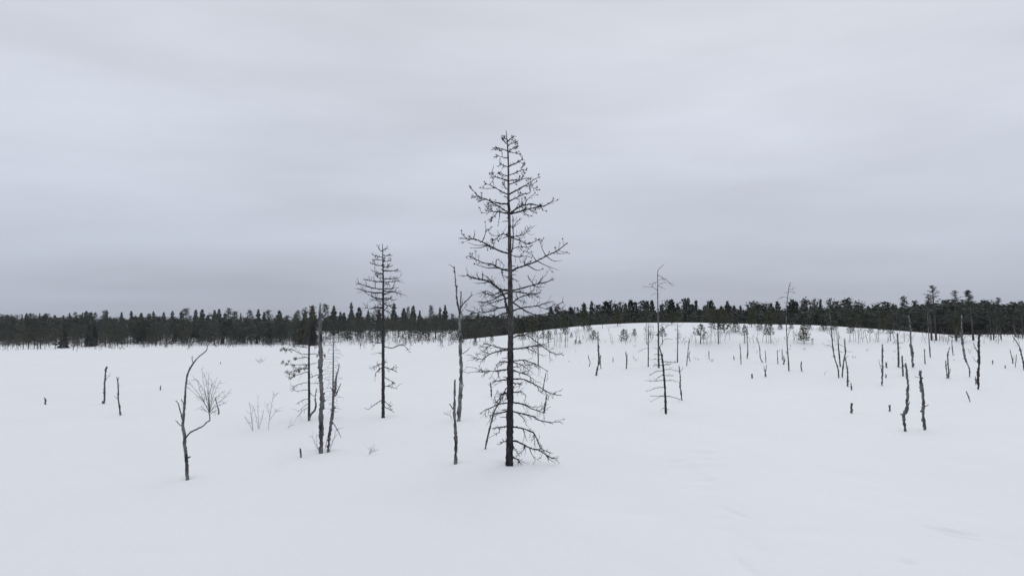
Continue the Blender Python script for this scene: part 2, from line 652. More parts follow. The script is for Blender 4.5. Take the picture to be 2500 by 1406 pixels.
# ------------------------------------------------------------------ the far forest
SKY = [(4, 772), (16, 770), (29, 771), (54, 767), (65, 764), (76, 765), (97, 764), (114, 766), (134, 768), (155, 769), (170, 763), (184, 762), (201, 763),
       (211, 758), (222, 761), (232, 763), (255, 758), (261, 756), (297, 761), (321, 758), (345, 763), (363, 766), (375, 759), (400, 761),
       (421, 758), (443, 758), (454, 753), (478, 755), (494, 754), (508, 768), (524, 756), (535, 753), (549, 763), (558, 752), (573, 760),
       (588, 763), (610, 757), (631, 754), (645, 760), (655, 757), (682, 757), (700, 769), (727, 758), (745, 756), (763, 746), (794, 743), (815, 745),
       (831, 760), (840, 762), (858, 737), (877, 749), (899, 756), (925, 754), (962, 739), (986, 751), (996, 749), (1009, 745), (1025, 757),
       (1053, 746), (1074, 749), (1087, 743), (1104, 766), (1140, 770), (1180, 771), (1215, 770), (1266, 769), (1280, 772),
       (1345, 747), (1362, 747), (1371, 757), (1381, 756), (1394, 748), (1426, 738), (1444, 733), (1459, 745), (1480, 733), (1491, 735), (1505, 740),
       (1515, 738), (1527, 738), (1540, 730), (1551, 735), (1570, 735), (1579, 733), (1592, 731), (1614, 742), (1630, 734), (1639, 729), (1654, 738),
       (1669, 731), (1680, 725), (1690, 741), (1699, 731), (1721, 744), (1730, 733), (1737, 731), (1761, 745), (1776, 733), (1792, 744),
       (1808, 744), (1833, 738), (1844, 737), (1853, 740), (1865, 741), (1882, 738), (1898, 734), (1933, 729), (1942, 733), (1958, 735), (1969, 730),
       (1989, 731), (2003, 728), (2027, 730), (2045, 736), (2062, 733), (2072, 728), (2099, 737), (2120, 745), (2141, 741), (2162, 738), (2184, 745), (2207, 725), (2232, 735),
       (2250, 745), (2306, 733), (2404, 733), (2412, 740), (2472, 752), (2520, 745), (2540, 740), (-20, 766), (-40, 768)]
SKY_LABEL = {
    858: 'tallest dark spruce of the far forest between the grey snag and slender dead pine',
    962: 'broad dark spruce top just right of the slender dead pine trunk',
    1087: 'spruce top in the skyline just left of the forked birch snag',
    1680: 'tallest dark conifer behind the ridge, right of the tall bare birch',
    1444: 'round-topped conifer at the left end of the ridge skyline',
    1776: 'lone pointed conifer top beside the gap in the ridge forest',
    2003: 'bushy conifer top left of the curved snag on the ridge skyline',
    2207: 'flat-topped pine rising at the right end of the ridge forest',
    763: 'spruce top directly behind the half-dead pine with olive needles',
    558: 'sharp dark spruce top above the twiggy branch of the forked birch',
    321: 'broad dark spruce top right above the pair of thin snags at left',
    1053: 'broad dark spruce top midway between slender dead pine and forked birch',
}
MASS_X = [-200, 0, 400, 800, 1100, 1330, 1400, 1600, 1900, 2100, 2200, 2300, 2500, 2700]
MASS_Y = [778, 778, 780, 780, 779, 776, 767, 764, 760, 755, 758, 744, 752, 750]


LAND = [(90, 'at the far left edge'), (200, 'above the lone stump at left'), (350, 'above the left pair of snags'), (470, 'left of the forked birch'),
        (590, 'above the twig broom'), (700, 'above the pale saplings'), (835, 'around the grey snag'), (930, 'left of the slender dead pine'),
        (1030, 'right of the slender dead pine'), (1135, 'left of the pale birch snag'), (1240, 'left of the tall dead pine'), (1390, 'right of the tall dead pine'),
        (1480, 'above the stout crooked snag'), (1600, 'left of the bare birch'), (1700, 'right of the bare birch'), (1800, 'above the wide olive pine'),
        (1920, 'left of the tall thin snag'), (2020, 'right of the tall thin snag'), (2105, 'above the three crooked snags'), (2230, 'above the grey post snag'),
        (2400, 'around the tall layered pine'), (9999, 'at the right edge')]
ORD = ['leftmost', 'second', 'third', 'fourth', 'fifth', 'sixth', 'seventh', 'eighth', 'ninth', 'tenth', 'eleventh', 'twelfth']


def land(px):
    return next(t for lim, t in LAND if px < lim)


counts, kinds = {}, []
for px, py in sorted(SKY):
    isp = rnd.random() < (.68 if px < 1950 else .25)
    key = (land(px), isp)
    if px not in SKY_LABEL and 0 < px < 2500:
        counts[key] = counts.get(key, 0) + 1
    kinds.append((px, py, isp, counts.get(key, 1)))
for px, py, isp, nth in kinds:
    if px < 1130:
        Y = rnd.uniform(226, 255)
    elif px < 1340:
        Y = rnd.uniform(190, 215)
    else:
        Y = rnd.uniform(128, 160)
    top = at(px, py, Y)
    zb = float(terrain(top[0], Y)) - .05
    h = top[2] - zb
    word = 'spruce' if isp else 'pine'
    if px in SKY_LABEL:
        lab = SKY_LABEL[px]
    elif counts.get((land(px), isp), 1) == 1:
        lab = 'only dark %s tip in the forest skyline %s' % (word, land(px))
    else:
        lab = ('leftmost dark %s tip' % word if nth == 1 else '%s dark %s tip from left' % (ORD[min(nth, 12) - 1], word)) + ' in the forest skyline ' + land(px)
    ws = rnd.uniform(1.05, 1.9) * (1.0 if px < 1130 else .8)
    shared_tree(word + '_tree', (SPRUCE if isp else FPINE)[rnd.randrange(7)], (top[0], Y, zb), h, lab, 'tree', 'conifers of the forest skyline', ws)


# trees of the forest edge that show their own outline
def edge_tree(px, py_base, h_px, w=1.0, kind=None, Y=None):
    g = ground(px, py_base)
    if Y:
        r = ray(px, py_base)
        g = np.array([r[0] * Y / r[1], Y, 0])
        g[2] = float(terrain(g[0], Y))
    h = h_px * g[1] / F
    if not kind and h_px > 40 and rnd.random() < .5:
        w *= 1.25
    k = kind or ('spruce' if rnd.random() < .12 else 'pine')
    shared_tree(k + '_tree', SPRUCE[rnd.randrange(7)] if k == 'spruce' else EDGE[rnd.randrange(6)], g, h,
                {'spruce': 'small dark spruce', 'pine': 'thin dark pine'}[k] + ' at the forest front edge ' + land(px), 'tree', 'trees at the forest front edge ' + land(px), w)


for i in range(84):                                     # left edge
    px = -30 + 800 * (i + rnd.random()) / 84
    edge_tree(px, rnd.uniform(839, 853) + 3 * (px < 220) - 4 * (px > 300) - 4 * (px > 420), rnd.uniform(22, 62), rnd.uniform(1.1, 1.7))
for i in range(60):                                     # open stand of thin trunks in the middle
    px = 770 + 420 * (i + rnd.random()) / 60
    edge_tree(px, rnd.uniform(818, 839), rnd.uniform(26, 62), rnd.uniform(.9, 1.4), 'pine')
for i in range(60):                                     # behind the ridge crest
    px = 1150 + 1150 * (i + rnd.random()) / 60
    edge_tree(px, 800, rnd.uniform(50, 76), rnd.uniform(1.0, 1.4), 'pine' if rnd.random() < .7 else 'spruce', Y=rnd.uniform(88, 112))


def forest_mass():
    """The rest of the wood: one dark mass nobody could count."""
    sp = [spruce_crown(500 + s, .14, 13, .02, 2) for s in range(5)]
    pn = [pine_crown(600 + s, .17, .12, 30, .07, 7) for s in range(5)]
    mbs, mbp, mbt = MB(), MB(), MB()
    n = 0
    r = np.random.default_rng(77)
    for i in range(4800):
        px = r.uniform(-260, 2760)
        if px < 760:
            Y = r.uniform(156, 262)
        elif px < 1130:
            Y = r.uniform(226, 275) if r.random() < .93 else r.uniform(165, 226)
        elif px < 1340:
            Y = r.uniform(135, 240)
        else:
            Y = r.uniform(90, 190)
        pt = np.interp(px, MASS_X, MASS_Y) + r.normal() * 5.5 + 2
        if Y < 120 and px > 1340:
            pt += r.uniform(0, 16)
        if px < 760 and Y < 185:
            pt += r.uniform(0, 30)
        top = at(px, pt, Y)
        zb = float(terrain(top[0], Y)) - .05
        h = max(1.2, top[2] - zb)
        w = h * r.uniform(1.3, 2.0)
        a = r.random() * 6.28
        c, s = math.cos(a), math.sin(a)
        rot = np.array([[c, s, 0], [-s, c, 0], [0, 0, 1]])
        isp = r.random() < .5
        T = (sp if isp else pn)[r.integers(5)] @ rot * np.array([w, w, h]) + np.array([top[0], Y, zb])
        (mbs if isp else mbp).tris(T)
        if not isp and Y < 200:
            q = np.array([[top[0], Y, zb - .3], [top[0] + .05, Y, zb + h * .9]])
            tube(mbt, q, [h * .012, h * .005], 4)
    e = link('forest', None, (0, 0, 0))
    e['kind'] = 'stuff'
    tag(e, 'dense dark conifer forest closing the view behind the snow', 'forest')
    for nm, mb, mat in (('spruce_foliage', mbs, M_SPRUCE), ('pine_foliage', mbp, M_FPINE), ('trunks', mbt, M_FTRUNK)):
        o = link(nm, mb.mesh(nm, mat), parent=e)
        o['kind'] = 'stuff'


forest_mass()


def brush():
    """Bare grey undergrowth along the forest edge."""
    mb = MB()
    for i in range(520):
        if i < 330:
            px, py = rnd.uniform(-40, 790), rnd.gauss(845, 4.5)
            if px > 300:
                py -= 5
            h = rnd.uniform(5, 22)
        elif i < 470:
            px, py = rnd.uniform(780, 1150), rnd.gauss(833, 7)
            h = rnd.uniform(6, 26)
        else:
            px, py = rnd.uniform(2290, 2520), rnd.gauss(822, 3)
            h = rnd.uniform(6, 18)
        g = ground(px, py)
        k = g[1] / F
        for j in range(rnd.randint(1, 4)):
            twig(mb, g + np.array([rnd.uniform(-2, 2) * k, rnd.uniform(-1, 1), -.1]), (rnd.uniform(-.35, .35), rnd.uniform(-.3, .3), 1), h * k * rnd.uniform(.6, 1.1),
                 .45 * k, .3, 3, 4, 1)
    o = link('undergrowth', mb.mesh('undergrowth', M_FRINGE))
    o['kind'] = 'stuff'
    tag(o, 'bare grey brush along the foot of the far forest', 'undergrowth')


brush()


# ------------------------------------------------------------------ young pines on the ridge
def young_pine(seed, aspect, z0, levels, sparse=1.0, r0=.016, needle=.05):
    """Unit-height young pine: whorls of upswept branches with needle tufts."""
    r = np.random.default_rng(seed)
    wood, green = MB(), []
    tube(wood, np.array([[0, 0, -.06], [.006, 0, .45], [0, .004, 1.0]]), [r0, r0 * .7, r0 * .25], 5)
    for li in range(levels):
        t = (li + .2 * r.random()) / levels
        z = z0 + (1 - z0) * t * .97
        rad = aspect * .5 * (1 - t) ** .6 * (.75 + .5 * r.random())
        nb = int(round((5 + r.integers(0, 2)) * (.55 + .45 * sparse)))
        a0 = r.random() * 6.283
        for k in range(nb):
            a = a0 + 6.283 * k / nb + (r.random() - .5) * .7
            L = rad * (.6 + .7 * r.random())
            d = np.array([math.cos(a), math.sin(a), 0])
            P = np.array([[0, 0, z], d * L * .5 + [0, 0, z + L * .02], d * L + [0, 0, z + L * .28]])
            tube(wood, P, [r0 * .35, r0 * .25, r0 * .15], 3)
            nt = max(1, int(round(5 * sparse * (.6 + .6 * r.random()))))
            for q in range(nt):
                f = 1 - .62 * q / 5 - .06 * r.random()
                c = np.array([d[0] * L * f, d[1] * L * f, z + L * (.28 * f * f)])
                c = c + r.normal(size=3) * L * .07
                m = 9
                dirs = r.normal(size=(m, 3)) + d * .9 + np.array([0, 0, .6])
                dirs /= np.linalg.norm(dirs, axis=1)[:, None]
                side = np.cross(dirs, r.normal(size=(m, 3)))
                side /= np.linalg.norm(side, axis=1)[:, None] + 1e-9
                ln = needle * (.7 + .6 * r.random((m, 1)))
                green.append(np.stack([c - side * needle * .13, c + side * needle * .13, c + dirs * ln], 1))
    for q in range(3):
        c = np.array([0, 0, 1 - .03 * q])
        dirs = r.normal(size=(8, 3)) * .7 + np.array([0, 0, 1.])
        dirs /= np.linalg.norm(dirs, axis=1)[:, None]
        side = np.cross(dirs, r.normal(size=(8, 3))) * .2
        green.append(np.stack([c - side * needle * .4, c + side * needle * .4, c + dirs * needle], 1))
    g = MB()
    g.tris(np.concatenate(green))
    return wood, g


YK = {}
for kind, asp, z0, lev, sp, cnt, nee, mat in (('bushy', .85, .06, 8, 1.0, 4, .085, M_YOUNG), ('pole', .42, .42, 8, .8, 4, .05, M_YOUNG),
                                              ('sparse', .34, .35, 8, .28, 4, .035, M_YOUNG), ('full', .56, .12, 11, 1.0, 4, .06, M_OLIVE)):
    for s in range(cnt):
        w, g = young_pine(900 + s + hash(kind) % 1 + len(kind) * 13, asp, z0, lev, sp, needle=nee, r0=.02 if kind != 'sparse' else .014)
        YK.setdefault(kind, []).append((w.mesh('trunk', M_DARK), g.mesh('crown', mat), asp))

RG = 'young pines on the snowy ridge'
# x, y of the foot, height, width (photo pixels), kind, label
HILL = [
    (1426, 805, 66, 30, 'full', 'dense olive pine at the left end of the ridge crest'),
    (1439, 808, 15, 15, 'bushy', 'small bushy pine at the right foot of the dense olive pine'),
    (1450, 829, 23, 22, 'bushy', 'bushy young pine right behind the tall snag on the ridge'),
    (1395, 824, 12, 9, 'bushy', 'tiny pine alone on the snow left of the dense olive pine'),
    (1523, 831, 28, 25, 'bushy', 'bushy young pine with spreading lower boughs in mid ridge'),
    (1549, 820, 18, 14, 'bushy', 'small young pine up the slope, right of the spreading pine'),
    (1508, 796, 42, 26, 'full', 'dark olive pine on the crest above the spreading pine'),
    (1471, 801, 22, 15, 'sparse', 'thin bare sapling on the crest between two olive pines'),
    (1405, 838, 9, 7, 'bushy', 'left one of two tiny pine tips in the snow'),
    (1415, 839, 9, 10, 'bushy', 'right one of two tiny pine tips in the snow'),
    (1496, 840, 8, 10, 'sparse', 'faint tiny pine tip below the spreading young pine'),
    (1340, 848, 42, 17, 'pole', 'two-tiered young pine right of the tall dead pine'),
    (1354, 846, 84, 12, 'sparse', 'left one of twin thin trunks right of the tall dead pine'),
    (1358, 846, 80, 12, 'sparse', 'right one of twin thin trunks right of the tall dead pine'),
    (1367, 848, 38, 12, 'sparse', 'short sparse pole pine between the twin trunks and tufted pole'),
    (1380, 848, 74, 17, 'pole', 'thin pole pine with a dark tufted crown near ridge end'),
    (1385, 847, 36, 10, 'sparse', 'short thin sapling right beside the tufted pole pine'),
    (1277, 844, 32, 17, 'pole', 'young pine just right of the tall dead pine trunk'),
    (1326, 840, 34, 17, 'pole', 'young pine behind the lower right branches of the dead pine'),
    (1160, 844, 22, 15, 'bushy', 'small pine standing alone between forked birch and tall dead pine'),
    (1201, 835, 16, 13, 'bushy', 'small pine on the ridge edge left of the tall dead pine trunk'),
    (1578, 840, 56, 14, 'sparse', 'pale thin sapling left behind the tall bare birch'),
    (1617, 839, 42, 22, 'pole', 'young pine leaning out right of the tall bare birch trunk'),
    (1657, 838, 34, 12, 'sparse', 'faint thin sapling beside the slim bare tree on ridge'),
    (1710, 839, 48, 32, 'pole', 'open flat-topped young pine right of the slim bare tree'),
    (1699, 845, 20, 6, 'sparse', 'short thin sapling left of the open flat-topped pine'),
    (1718, 838, 22, 14, 'pole', 'short young pine right of the open flat-topped pine'),
    (1737, 838, 80, 7, 'sparse', 'thin pole left of the wide olive pine on the crest'),
    (1754, 839, 84, 32, 'pole', 'tall trunked pine in front of the wide olive pine'),
    (1758, 838, 40, 14, 'sparse', 'thin sapling touching the tall trunked pine on the ridge'),
    (1768, 812, 60, 34, 'full', 'wide olive pine at the middle of the ridge crest'),
    (1745, 796, 50, 26, 'full', 'olive pine on the crest behind the tall trunked pine'),
    (1796, 811, 26, 30, 'bushy', 'spreading low pine right of the wide olive pine'),
    (1817, 838, 46, 18, 'pole', 'left one of two poles below the spreading low pine'),
    (1822, 838, 30, 10, 'sparse', 'right one of two poles below the spreading low pine'),
    (1854, 807, 22, 21, 'bushy', 'low bushy pine alone high on the crest, right of centre'),
    (1871, 837, 46, 14, 'pole', 'left one of three poles left of the tall thin snag'),
    (1877, 837, 40, 10, 'sparse', 'middle one of three poles left of the tall thin snag'),
    (1882, 837, 46, 20, 'pole', 'right one of three poles left of the tall thin snag'),
    (1905, 805, 15, 16, 'bushy', 'low pine touching the left side of the tall thin snag'),
    (1932, 803, 12, 16, 'bushy', 'low pine touching the right side of the tall thin snag'),
    (1938, 831, 24, 9, 'sparse', 'bare shrub between the tall thin snag and bushy pine'),
    (1963, 838, 48, 32, 'full', 'bushy round pine right of the tall thin snag'),
    (1975, 806, 16, 18, 'bushy', 'low pine behind the bushy round pine on the crest'),
    (2012, 808, 22, 28, 'bushy', 'low spreading pine left of the curved snag on the crest'),
    (2036, 806, 18, 22, 'bushy', 'low spreading pine right of the curved snag on the crest'),
    (2037, 834, 46, 12, 'sparse', 'left one of two thin poles right of the curved snag'),
    (2043, 834, 40, 10, 'sparse', 'right one of two thin poles right of the curved snag'),
    (2075, 834, 48, 16, 'pole', 'first thin pole right of the three crooked snags'),
    (2084, 834, 40, 8, 'sparse', 'second thin pole right of the three crooked snags'),
    (2096, 834, 44, 10, 'sparse', 'third thin pole right of the three crooked snags'),
    (2124, 834, 50, 14, 'pole', 'thicker pole standing mid way along the thin poles at right'),
    (2145, 834, 48, 14, 'sparse', 'thin pole above the slim straight snag at right'),
    (2156, 812, 48, 26, 'full', 'olive pine on the crest above the slim straight snag'),
    (2174, 832, 42, 20, 'pole', 'young pine left of the grey post snag'),
    (2208, 833, 22, 16, 'sparse', 'bare shrub right of the grey post snag'),
    (2083, 806, 44, 28, 'full', 'olive pine on the crest right of the three crooked snags'),
    (1877, 800, 40, 26, 'full', 'olive pine on the crest above the three poles'),
    (1835, 798, 44, 26, 'full', 'olive pine on the crest left of the low bushy pine'),
    (1640, 792, 34, 24, 'full', 'olive pine on the crest right of the tall bare birch'),
    (1375, 812, 46, 24, 'full', 'olive pine on the ridge edge left of the dense olive pine'),
    (1300, 822, 40, 22, 'full', 'olive pine on the ridge edge right behind the dead pine trunk'),
    (1268, 826, 34, 20, 'full', 'dark olive bush touching the right of the dead pine trunk'),
    (2316, 833, 66, 16, 'sparse', 'thin leafless trunk left of the pale topped snag at right'),
    (2294, 831, 54, 16, 'sparse', 'thin leafless trunk right of the tall layered pine'),
    (2487, 826, 13, 12, 'bushy', 'small dark bush on snow near the right edge'),
    (2444, 829, 70, 20, 'pole', 'slim pole pine left of the small dark bush at right'),
    (2335, 832, 60, 30, 'full', 'low olive pine in front of the right forest'),
]
for (px, py, hp, wp, kind, lab) in HILL:
    g = ground(px, py)
    k = g[1] / F
    w, gr, asp = YK[kind][rnd.randrange(len(YK[kind]))]
    e = link('young_pine', None, g)
    e.empty_display_size = .2
    e.rotation_euler = (rnd.uniform(-.03, .03), rnd.uniform(-.03, .03), rnd.random() * 6.28)
    h = hp * k
    sx = wp * k / asp
    e.scale = (sx, sx, h)
    tag(e, lab, 'pine sapling' if hp < 30 else 'pine', RG)
    link('trunk', w, parent=e)
    link('crown', gr, parent=e)

def slope_brush():
    mb = MB()
    for i in range(150):
        px = rnd.uniform(1290, 2500)
        py = rnd.choice([rnd.gauss(836, 3), rnd.uniform(826, 842), rnd.uniform(842, 885)])
        h = rnd.uniform(8, 44) if py < 842 else rnd.uniform(3, 10)
        g = ground(px, py)
        k = g[1] / F
        if h > 20:
            twig(mb, g - np.array([0, 0, .1]), (rnd.uniform(-.08, .08), rnd.uniform(-.1, .1), 1), h * k, .55 * k, .5, 3, 6, 1)
        else:
            for j in range(rnd.randint(1, 3)):
                twig(mb, g + np.array([rnd.uniform(-2, 2) * k, rnd.uniform(-.2, .2), -.05]), (rnd.uniform(-.5, .5), rnd.uniform(-.3, .3), 1), h * k * rnd.uniform(.6, 1.1), .42 * k, .3, 3, 4, 1)
    o = link('sapling_brush', mb.mesh('sapling_brush', M_PALE))
    o['kind'] = 'stuff'
    tag(o, 'faint thin saplings and twigs scattered over the ridge slope', 'undergrowth')


slope_brush()

# ------------------------------------------------------------------ tall open pines at the right edge of the forest
TALL = [  # foot x,y, top x,y, crown half width px, crown start (fraction of height), sparse, label
    (2286, 831, 2276, 698, 27, .64, 'tall pine with layered feathery crown, highest of the right forest'),
    (2275, 831, 2265, 720, 12, .60, 'slim pine close at the left of the tall layered pine'),
    (2335, 831, 2331, 710, 17, .70, 'tall pine with loose round crown over the pale topped snag'),
    (2377, 831, 2363, 709, 17, .66, 'tall pine with dense dark crown right of the loose-crowned pine'),
    (2445, 829, 2436, 727, 12, .70, 'thin pine with sparse crown top above the right forest'),
    (2497, 826, 2494, 735, 14, .72, 'thin pine with open crown at the right edge of the photo'),
    (2420, 830, 2412, 738, 10, .60, 'left one of two close slim trunks in the right forest'),
    (2426, 830, 2424, 752, 9, .60, 'right one of two close slim trunks in the right forest'),
    (2348, 829, 2344, 742, 15, .45, 'olive pine left of the dense dark-crowned pine at right'),
    (2479, 822, 2474, 752, 10, .60, 'slim pine left of the open crowned pine at right edge'),
]
for i, (bx, by, tx, ty, hw, z0, lab) in enumerate(TALL):
    g = ground(bx, by)
    top = at(tx, ty, g[1])
    k = g[1] / F
    h = top[2] - g[2]
    e = link('pine_tree', None, g)
    e.empty_display_size = .2
    tag(e, lab, 'pine', 'tall pines at the right edge of the forest')
    lean = np.array([top[0] - g[0], 0, h])
    tr = MB()
    P = np.array([[0, 0, -.3], lean * .35 + [rnd.uniform(-1, 1) * k, 0, 0], lean * .7, lean])
    Ps, Rs = smooth_line(P, np.array([2.2, 1.8, 1.1, .35]) * k * (1.3 if i < 4 else .8), h / 16)
    tube(tr, Ps, Rs, 6)
    gr, br = [], MB()
    r = np.random.default_rng(3000 + i)
    nb = (34, 26, 30, 52)[i] if i < 4 else 22
    dens = 1.0 if i in (0, 3, 8) else .7
    for j in range(nb):
        t = z0 + (1 - z0) * (j + r.random()) / nb
        tt = (t - z0) / (1 - z0)
        p = lean * t
        L = hw * k * ((1 - tt) ** .55) * (.45 + .75 * r.random())
        a = r.random() * 6.283
        d = np.array([math.cos(a), math.sin(a), -.12 + .6 * tt])
        q = np.array([p, p + d * L * .5 + [0, 0, -.04 * L], p + d * L])
        tube(br, q, np.array([.5, .4, .25]) * k, 3)
        for s_ in range(5):
            f = 1 - .16 * s_
            c = p + d * L * f + r.normal(size=3) * L * .06
            m = int(10 * dens)
            off = r.normal(size=(m, 3)) * np.array([1.9, 1.9, .45]) * k
            en = r.normal(size=(m, 3, 3)) * np.array([1.05, 1.05, .45]) * k
            gr.append(c + off[:, None, :] + en)
    for j in range(8):                                 # dead stubs below the crown
        t = r.uniform(.2, z0)
        a = r.random() * 6.283
        twig(br, lean * t, (math.cos(a), math.sin(a), .1), r.uniform(4, 12) * k, .4 * k, .1)
    mg = MB()
    mg.tris(np.concatenate(gr))
    link('trunk', tr.mesh('trunk', M_FTRUNK, smooth=True), parent=e)
    link('branches', br.mesh('branches', M_FTRUNK), parent=e)['kind'] = 'stuff'
    link('crown', mg.mesh('crown', M_FPINE if i != 8 else M_OLIVE), parent=e)


# ------------------------------------------------------------------ traced dead trees
def C(ox, oy, s):
    return lambda x, y: (ox + x * s, oy + y * s)


c1 = C(1040, 300, 440 / 1406)
c2 = C(1040, 700, 440 / 1375)
c3 = C(640, 560, 420 / 1018)
c4 = C(0, 700, 640 / 1800)
c5 = C(1380, 620, 400 / 1339)
c6 = C(1720, 660, 400 / 1339)
c7 = C(2100, 660, 400 / 1339)


def to_px(cf, pts):
    return [cf(*p) for p in pts]


class Dead:
    """A dead tree: an Empty at its foot, a trunk, each larger branch a part of its own."""

    def __init__(self, name, label, cat, foot, Y=None, group=None, single=False):
        self.g = ground(*foot)
        if Y:
            r = ray(*foot)
            self.g = np.array([r[0] * Y / r[1], Y, 0.0])
            self.g[2] = float(terrain(self.g[0], Y))
        self.Y = self.g[1]
        self.k = self.Y / F
        self.name = name
        self.e = None
        if not single:
            self.e = link(name, None, self.g)
            self.e.empty_display_size = .2
            tag(self.e, label, cat, group)
        self.meta = (label, cat, group)

    def line(self, px, dy0=0.0, dy1=0.0):
        px = np.asarray(px, float)
        seg = np.concatenate([[0], np.cumsum(np.hypot(*np.diff(px, axis=0).T))])
        t = seg / (seg[-1] + 1e-9)
        return np.array([at(p[0], p[1], self.Y + dy0 + (dy1 - dy0) * q) for p, q in zip(px, t)])

    def trunk(self, px, widths, mat, rough=.3, jag=1.0, sides=9, lean=0.0, knots=0, name='trunk'):
        P = self.line(px, 0, lean)
        P[0][2] = min(P[0][2], self.g[2] + .02)
        R = np.interp(np.linspace(0, 1, len(P)), np.linspace(0, 1, len(widths)), widths) * .5 * self.k
        low = P[0] + np.array([0, 0, -.35]) + (P[0] - P[1]) * .02
        P = np.vstack([low, P])
        R = np.concatenate([[R[0] * 1.08], R])
        Ps, Rs = smooth_line(P, R, max(R.mean() * 1.3, .5 * self.k))
        if rough:
            j = (rng.random((len(Ps), 3)) - .5) * (Rs * rough * 1.1)[:, None]
            j[0] = 0
            Ps = Ps + j
        mb = MB()
        tube(mb, Ps, Rs, sides, rough, jag)
        for _ in range(int(knots * 1.7)):
            i = rng.integers(min(len(Ps) - 2, 3 + len(Ps) // 8), len(Ps) - 1)
            a = rng.random() * 6.283
            d = np.array([math.cos(a), math.sin(a), .35])
            L = Rs[i] * (1.25 + 1.3 * rng.random() ** 2)
            tube(mb, np.array([Ps[i], Ps[i] + d * L * .7, Ps[i] + d * L]), Rs[i] * np.array([.8, .6, .35]), 5, .3)
        self.tr = (Ps, Rs)
        me = mb.mesh(name, mat, self.g, smooth=False)
        if self.e is None:
            o = link(self.name, me, self.g)
            tag(o, *self.meta)
        else:
            o = link(name, me, parent=self.e)
        return o

    def branch(self, px, w0, w1, mat, subs=(), twigs=0, tl=(10, 26), depth=None, up=.5, name='branch', rough=.25, sides=5, tw=.75, sub=0, droop=.15, brush=0):
        px = np.asarray(px, float)
        lat = np.hypot(*(px[-1] - px[0])) * self.k
        dy = (rng.random() * 1.3 - .65) * lat if depth is None else depth * lat
        P = self.line(px, 0, dy)
        R = np.linspace(w0, w1, len(P)) * .5 * self.k
        Ps, Rs = smooth_line(P, R, 2.2 * self.k)
        Ps[1:] += (rng.random((len(Ps) - 1, 3)) - .5) * 1.3 * self.k
        mb = MB()
        tube(mb, Ps, Rs, sides, rough)
        ends = [Ps[-1]]
        lines = [(Ps, Rs)]
        tm = MB()
        for s in subs:
            s = np.asarray(s, float)
            i = int(np.argmin(np.hypot(*(px - s[0]).T)))
            f = i / max(1, len(px) - 1)
            d0 = dy * f
            S = self.line(s, d0, d0 + (rng.random() - .5) * .8 * np.hypot(*(s[-1] - s[0])) * self.k)
            r0 = max(1.1, (w0 + (w1 - w0) * f) * .7)
            Q, QR = smooth_line(S, np.linspace(r0, .7, len(S)) * .5 * self.k, 2.4 * self.k)
            tube(tm, Q, QR, 4, .15)
            ends.append(Q[-1])
            lines.append((Q, QR))
        for _ in range(twigs):
            Q, QR = lines[0] if rng.random() < .6 else lines[rng.integers(len(lines))]
            i = int(len(Q) * (.22 + .76 * rng.random()))
            i = min(max(i, 1), len(Q) - 1)
            t = unit(Q[i] - Q[i - 1])
            side = unit(np.cross(t, rng.normal(size=3)))
            L = rng.uniform(*tl) * self.k
            ends.append(twig(tm, Q[i], t * .9 + side * 1.1 + np.array([0, 0, -droop]), L, tw * .5 * self.k * rng.uniform(.8, 1.2), up, 3, 5, sub))
        for _ in range(brush):            # short dense shoots along the inner limb
            Q, QR = lines[rng.integers(len(lines))]
            i = min(max(1, int(len(Q) * (.08 + .75 * rng.random()))), len(Q) - 1)
            t = unit(Q[i] - Q[i - 1])
            side = unit(np.cross(t, rng.normal(size=3)))
            twig(tm, Q[i], t * .7 + side, rng.uniform(3.5, 11) * self.k, 1.5 * .5 * self.k, .3, 3, 3, 0)
        o = link(name, mb.mesh(name, mat, self.g), parent=self.e)
        if tm.n:
            link('twigs', tm.mesh('twigs', mat, self.g), parent=o)['kind'] = 'stuff'
        return ends


def cone(mb, p, r):
    a = rng.random() * 6.28
    ax = unit(np.array([math.cos(a), math.sin(a), -1.0 + rng.random()]))
    P = np.array([p, p + ax * r * .5, p + ax * r * 1.3, p + ax * r * 2.1, p + ax * r * 2.5])
    tube(mb, P, r * np.array([.3, .85, 1., .6, .1]), 6, .25)


def tuft(c, ln, n, out=(0, 0, 0), wid=.07):
    d = rng.normal(size=(n, 3)) + np.asarray(out)
    d /= np.linalg.norm(d, axis=1)[:, None]
    s = np.cross(d, rng.normal(size=(n, 3)))
    s /= np.linalg.norm(s, axis=1)[:, None] + 1e-9
    L = ln * (.6 + .6 * rng.random((n, 1)))
    b = np.asarray(c) + d * L * .08
    return np.stack([b - s * ln * wid, b + s * ln * wid, b + d * L], 1)


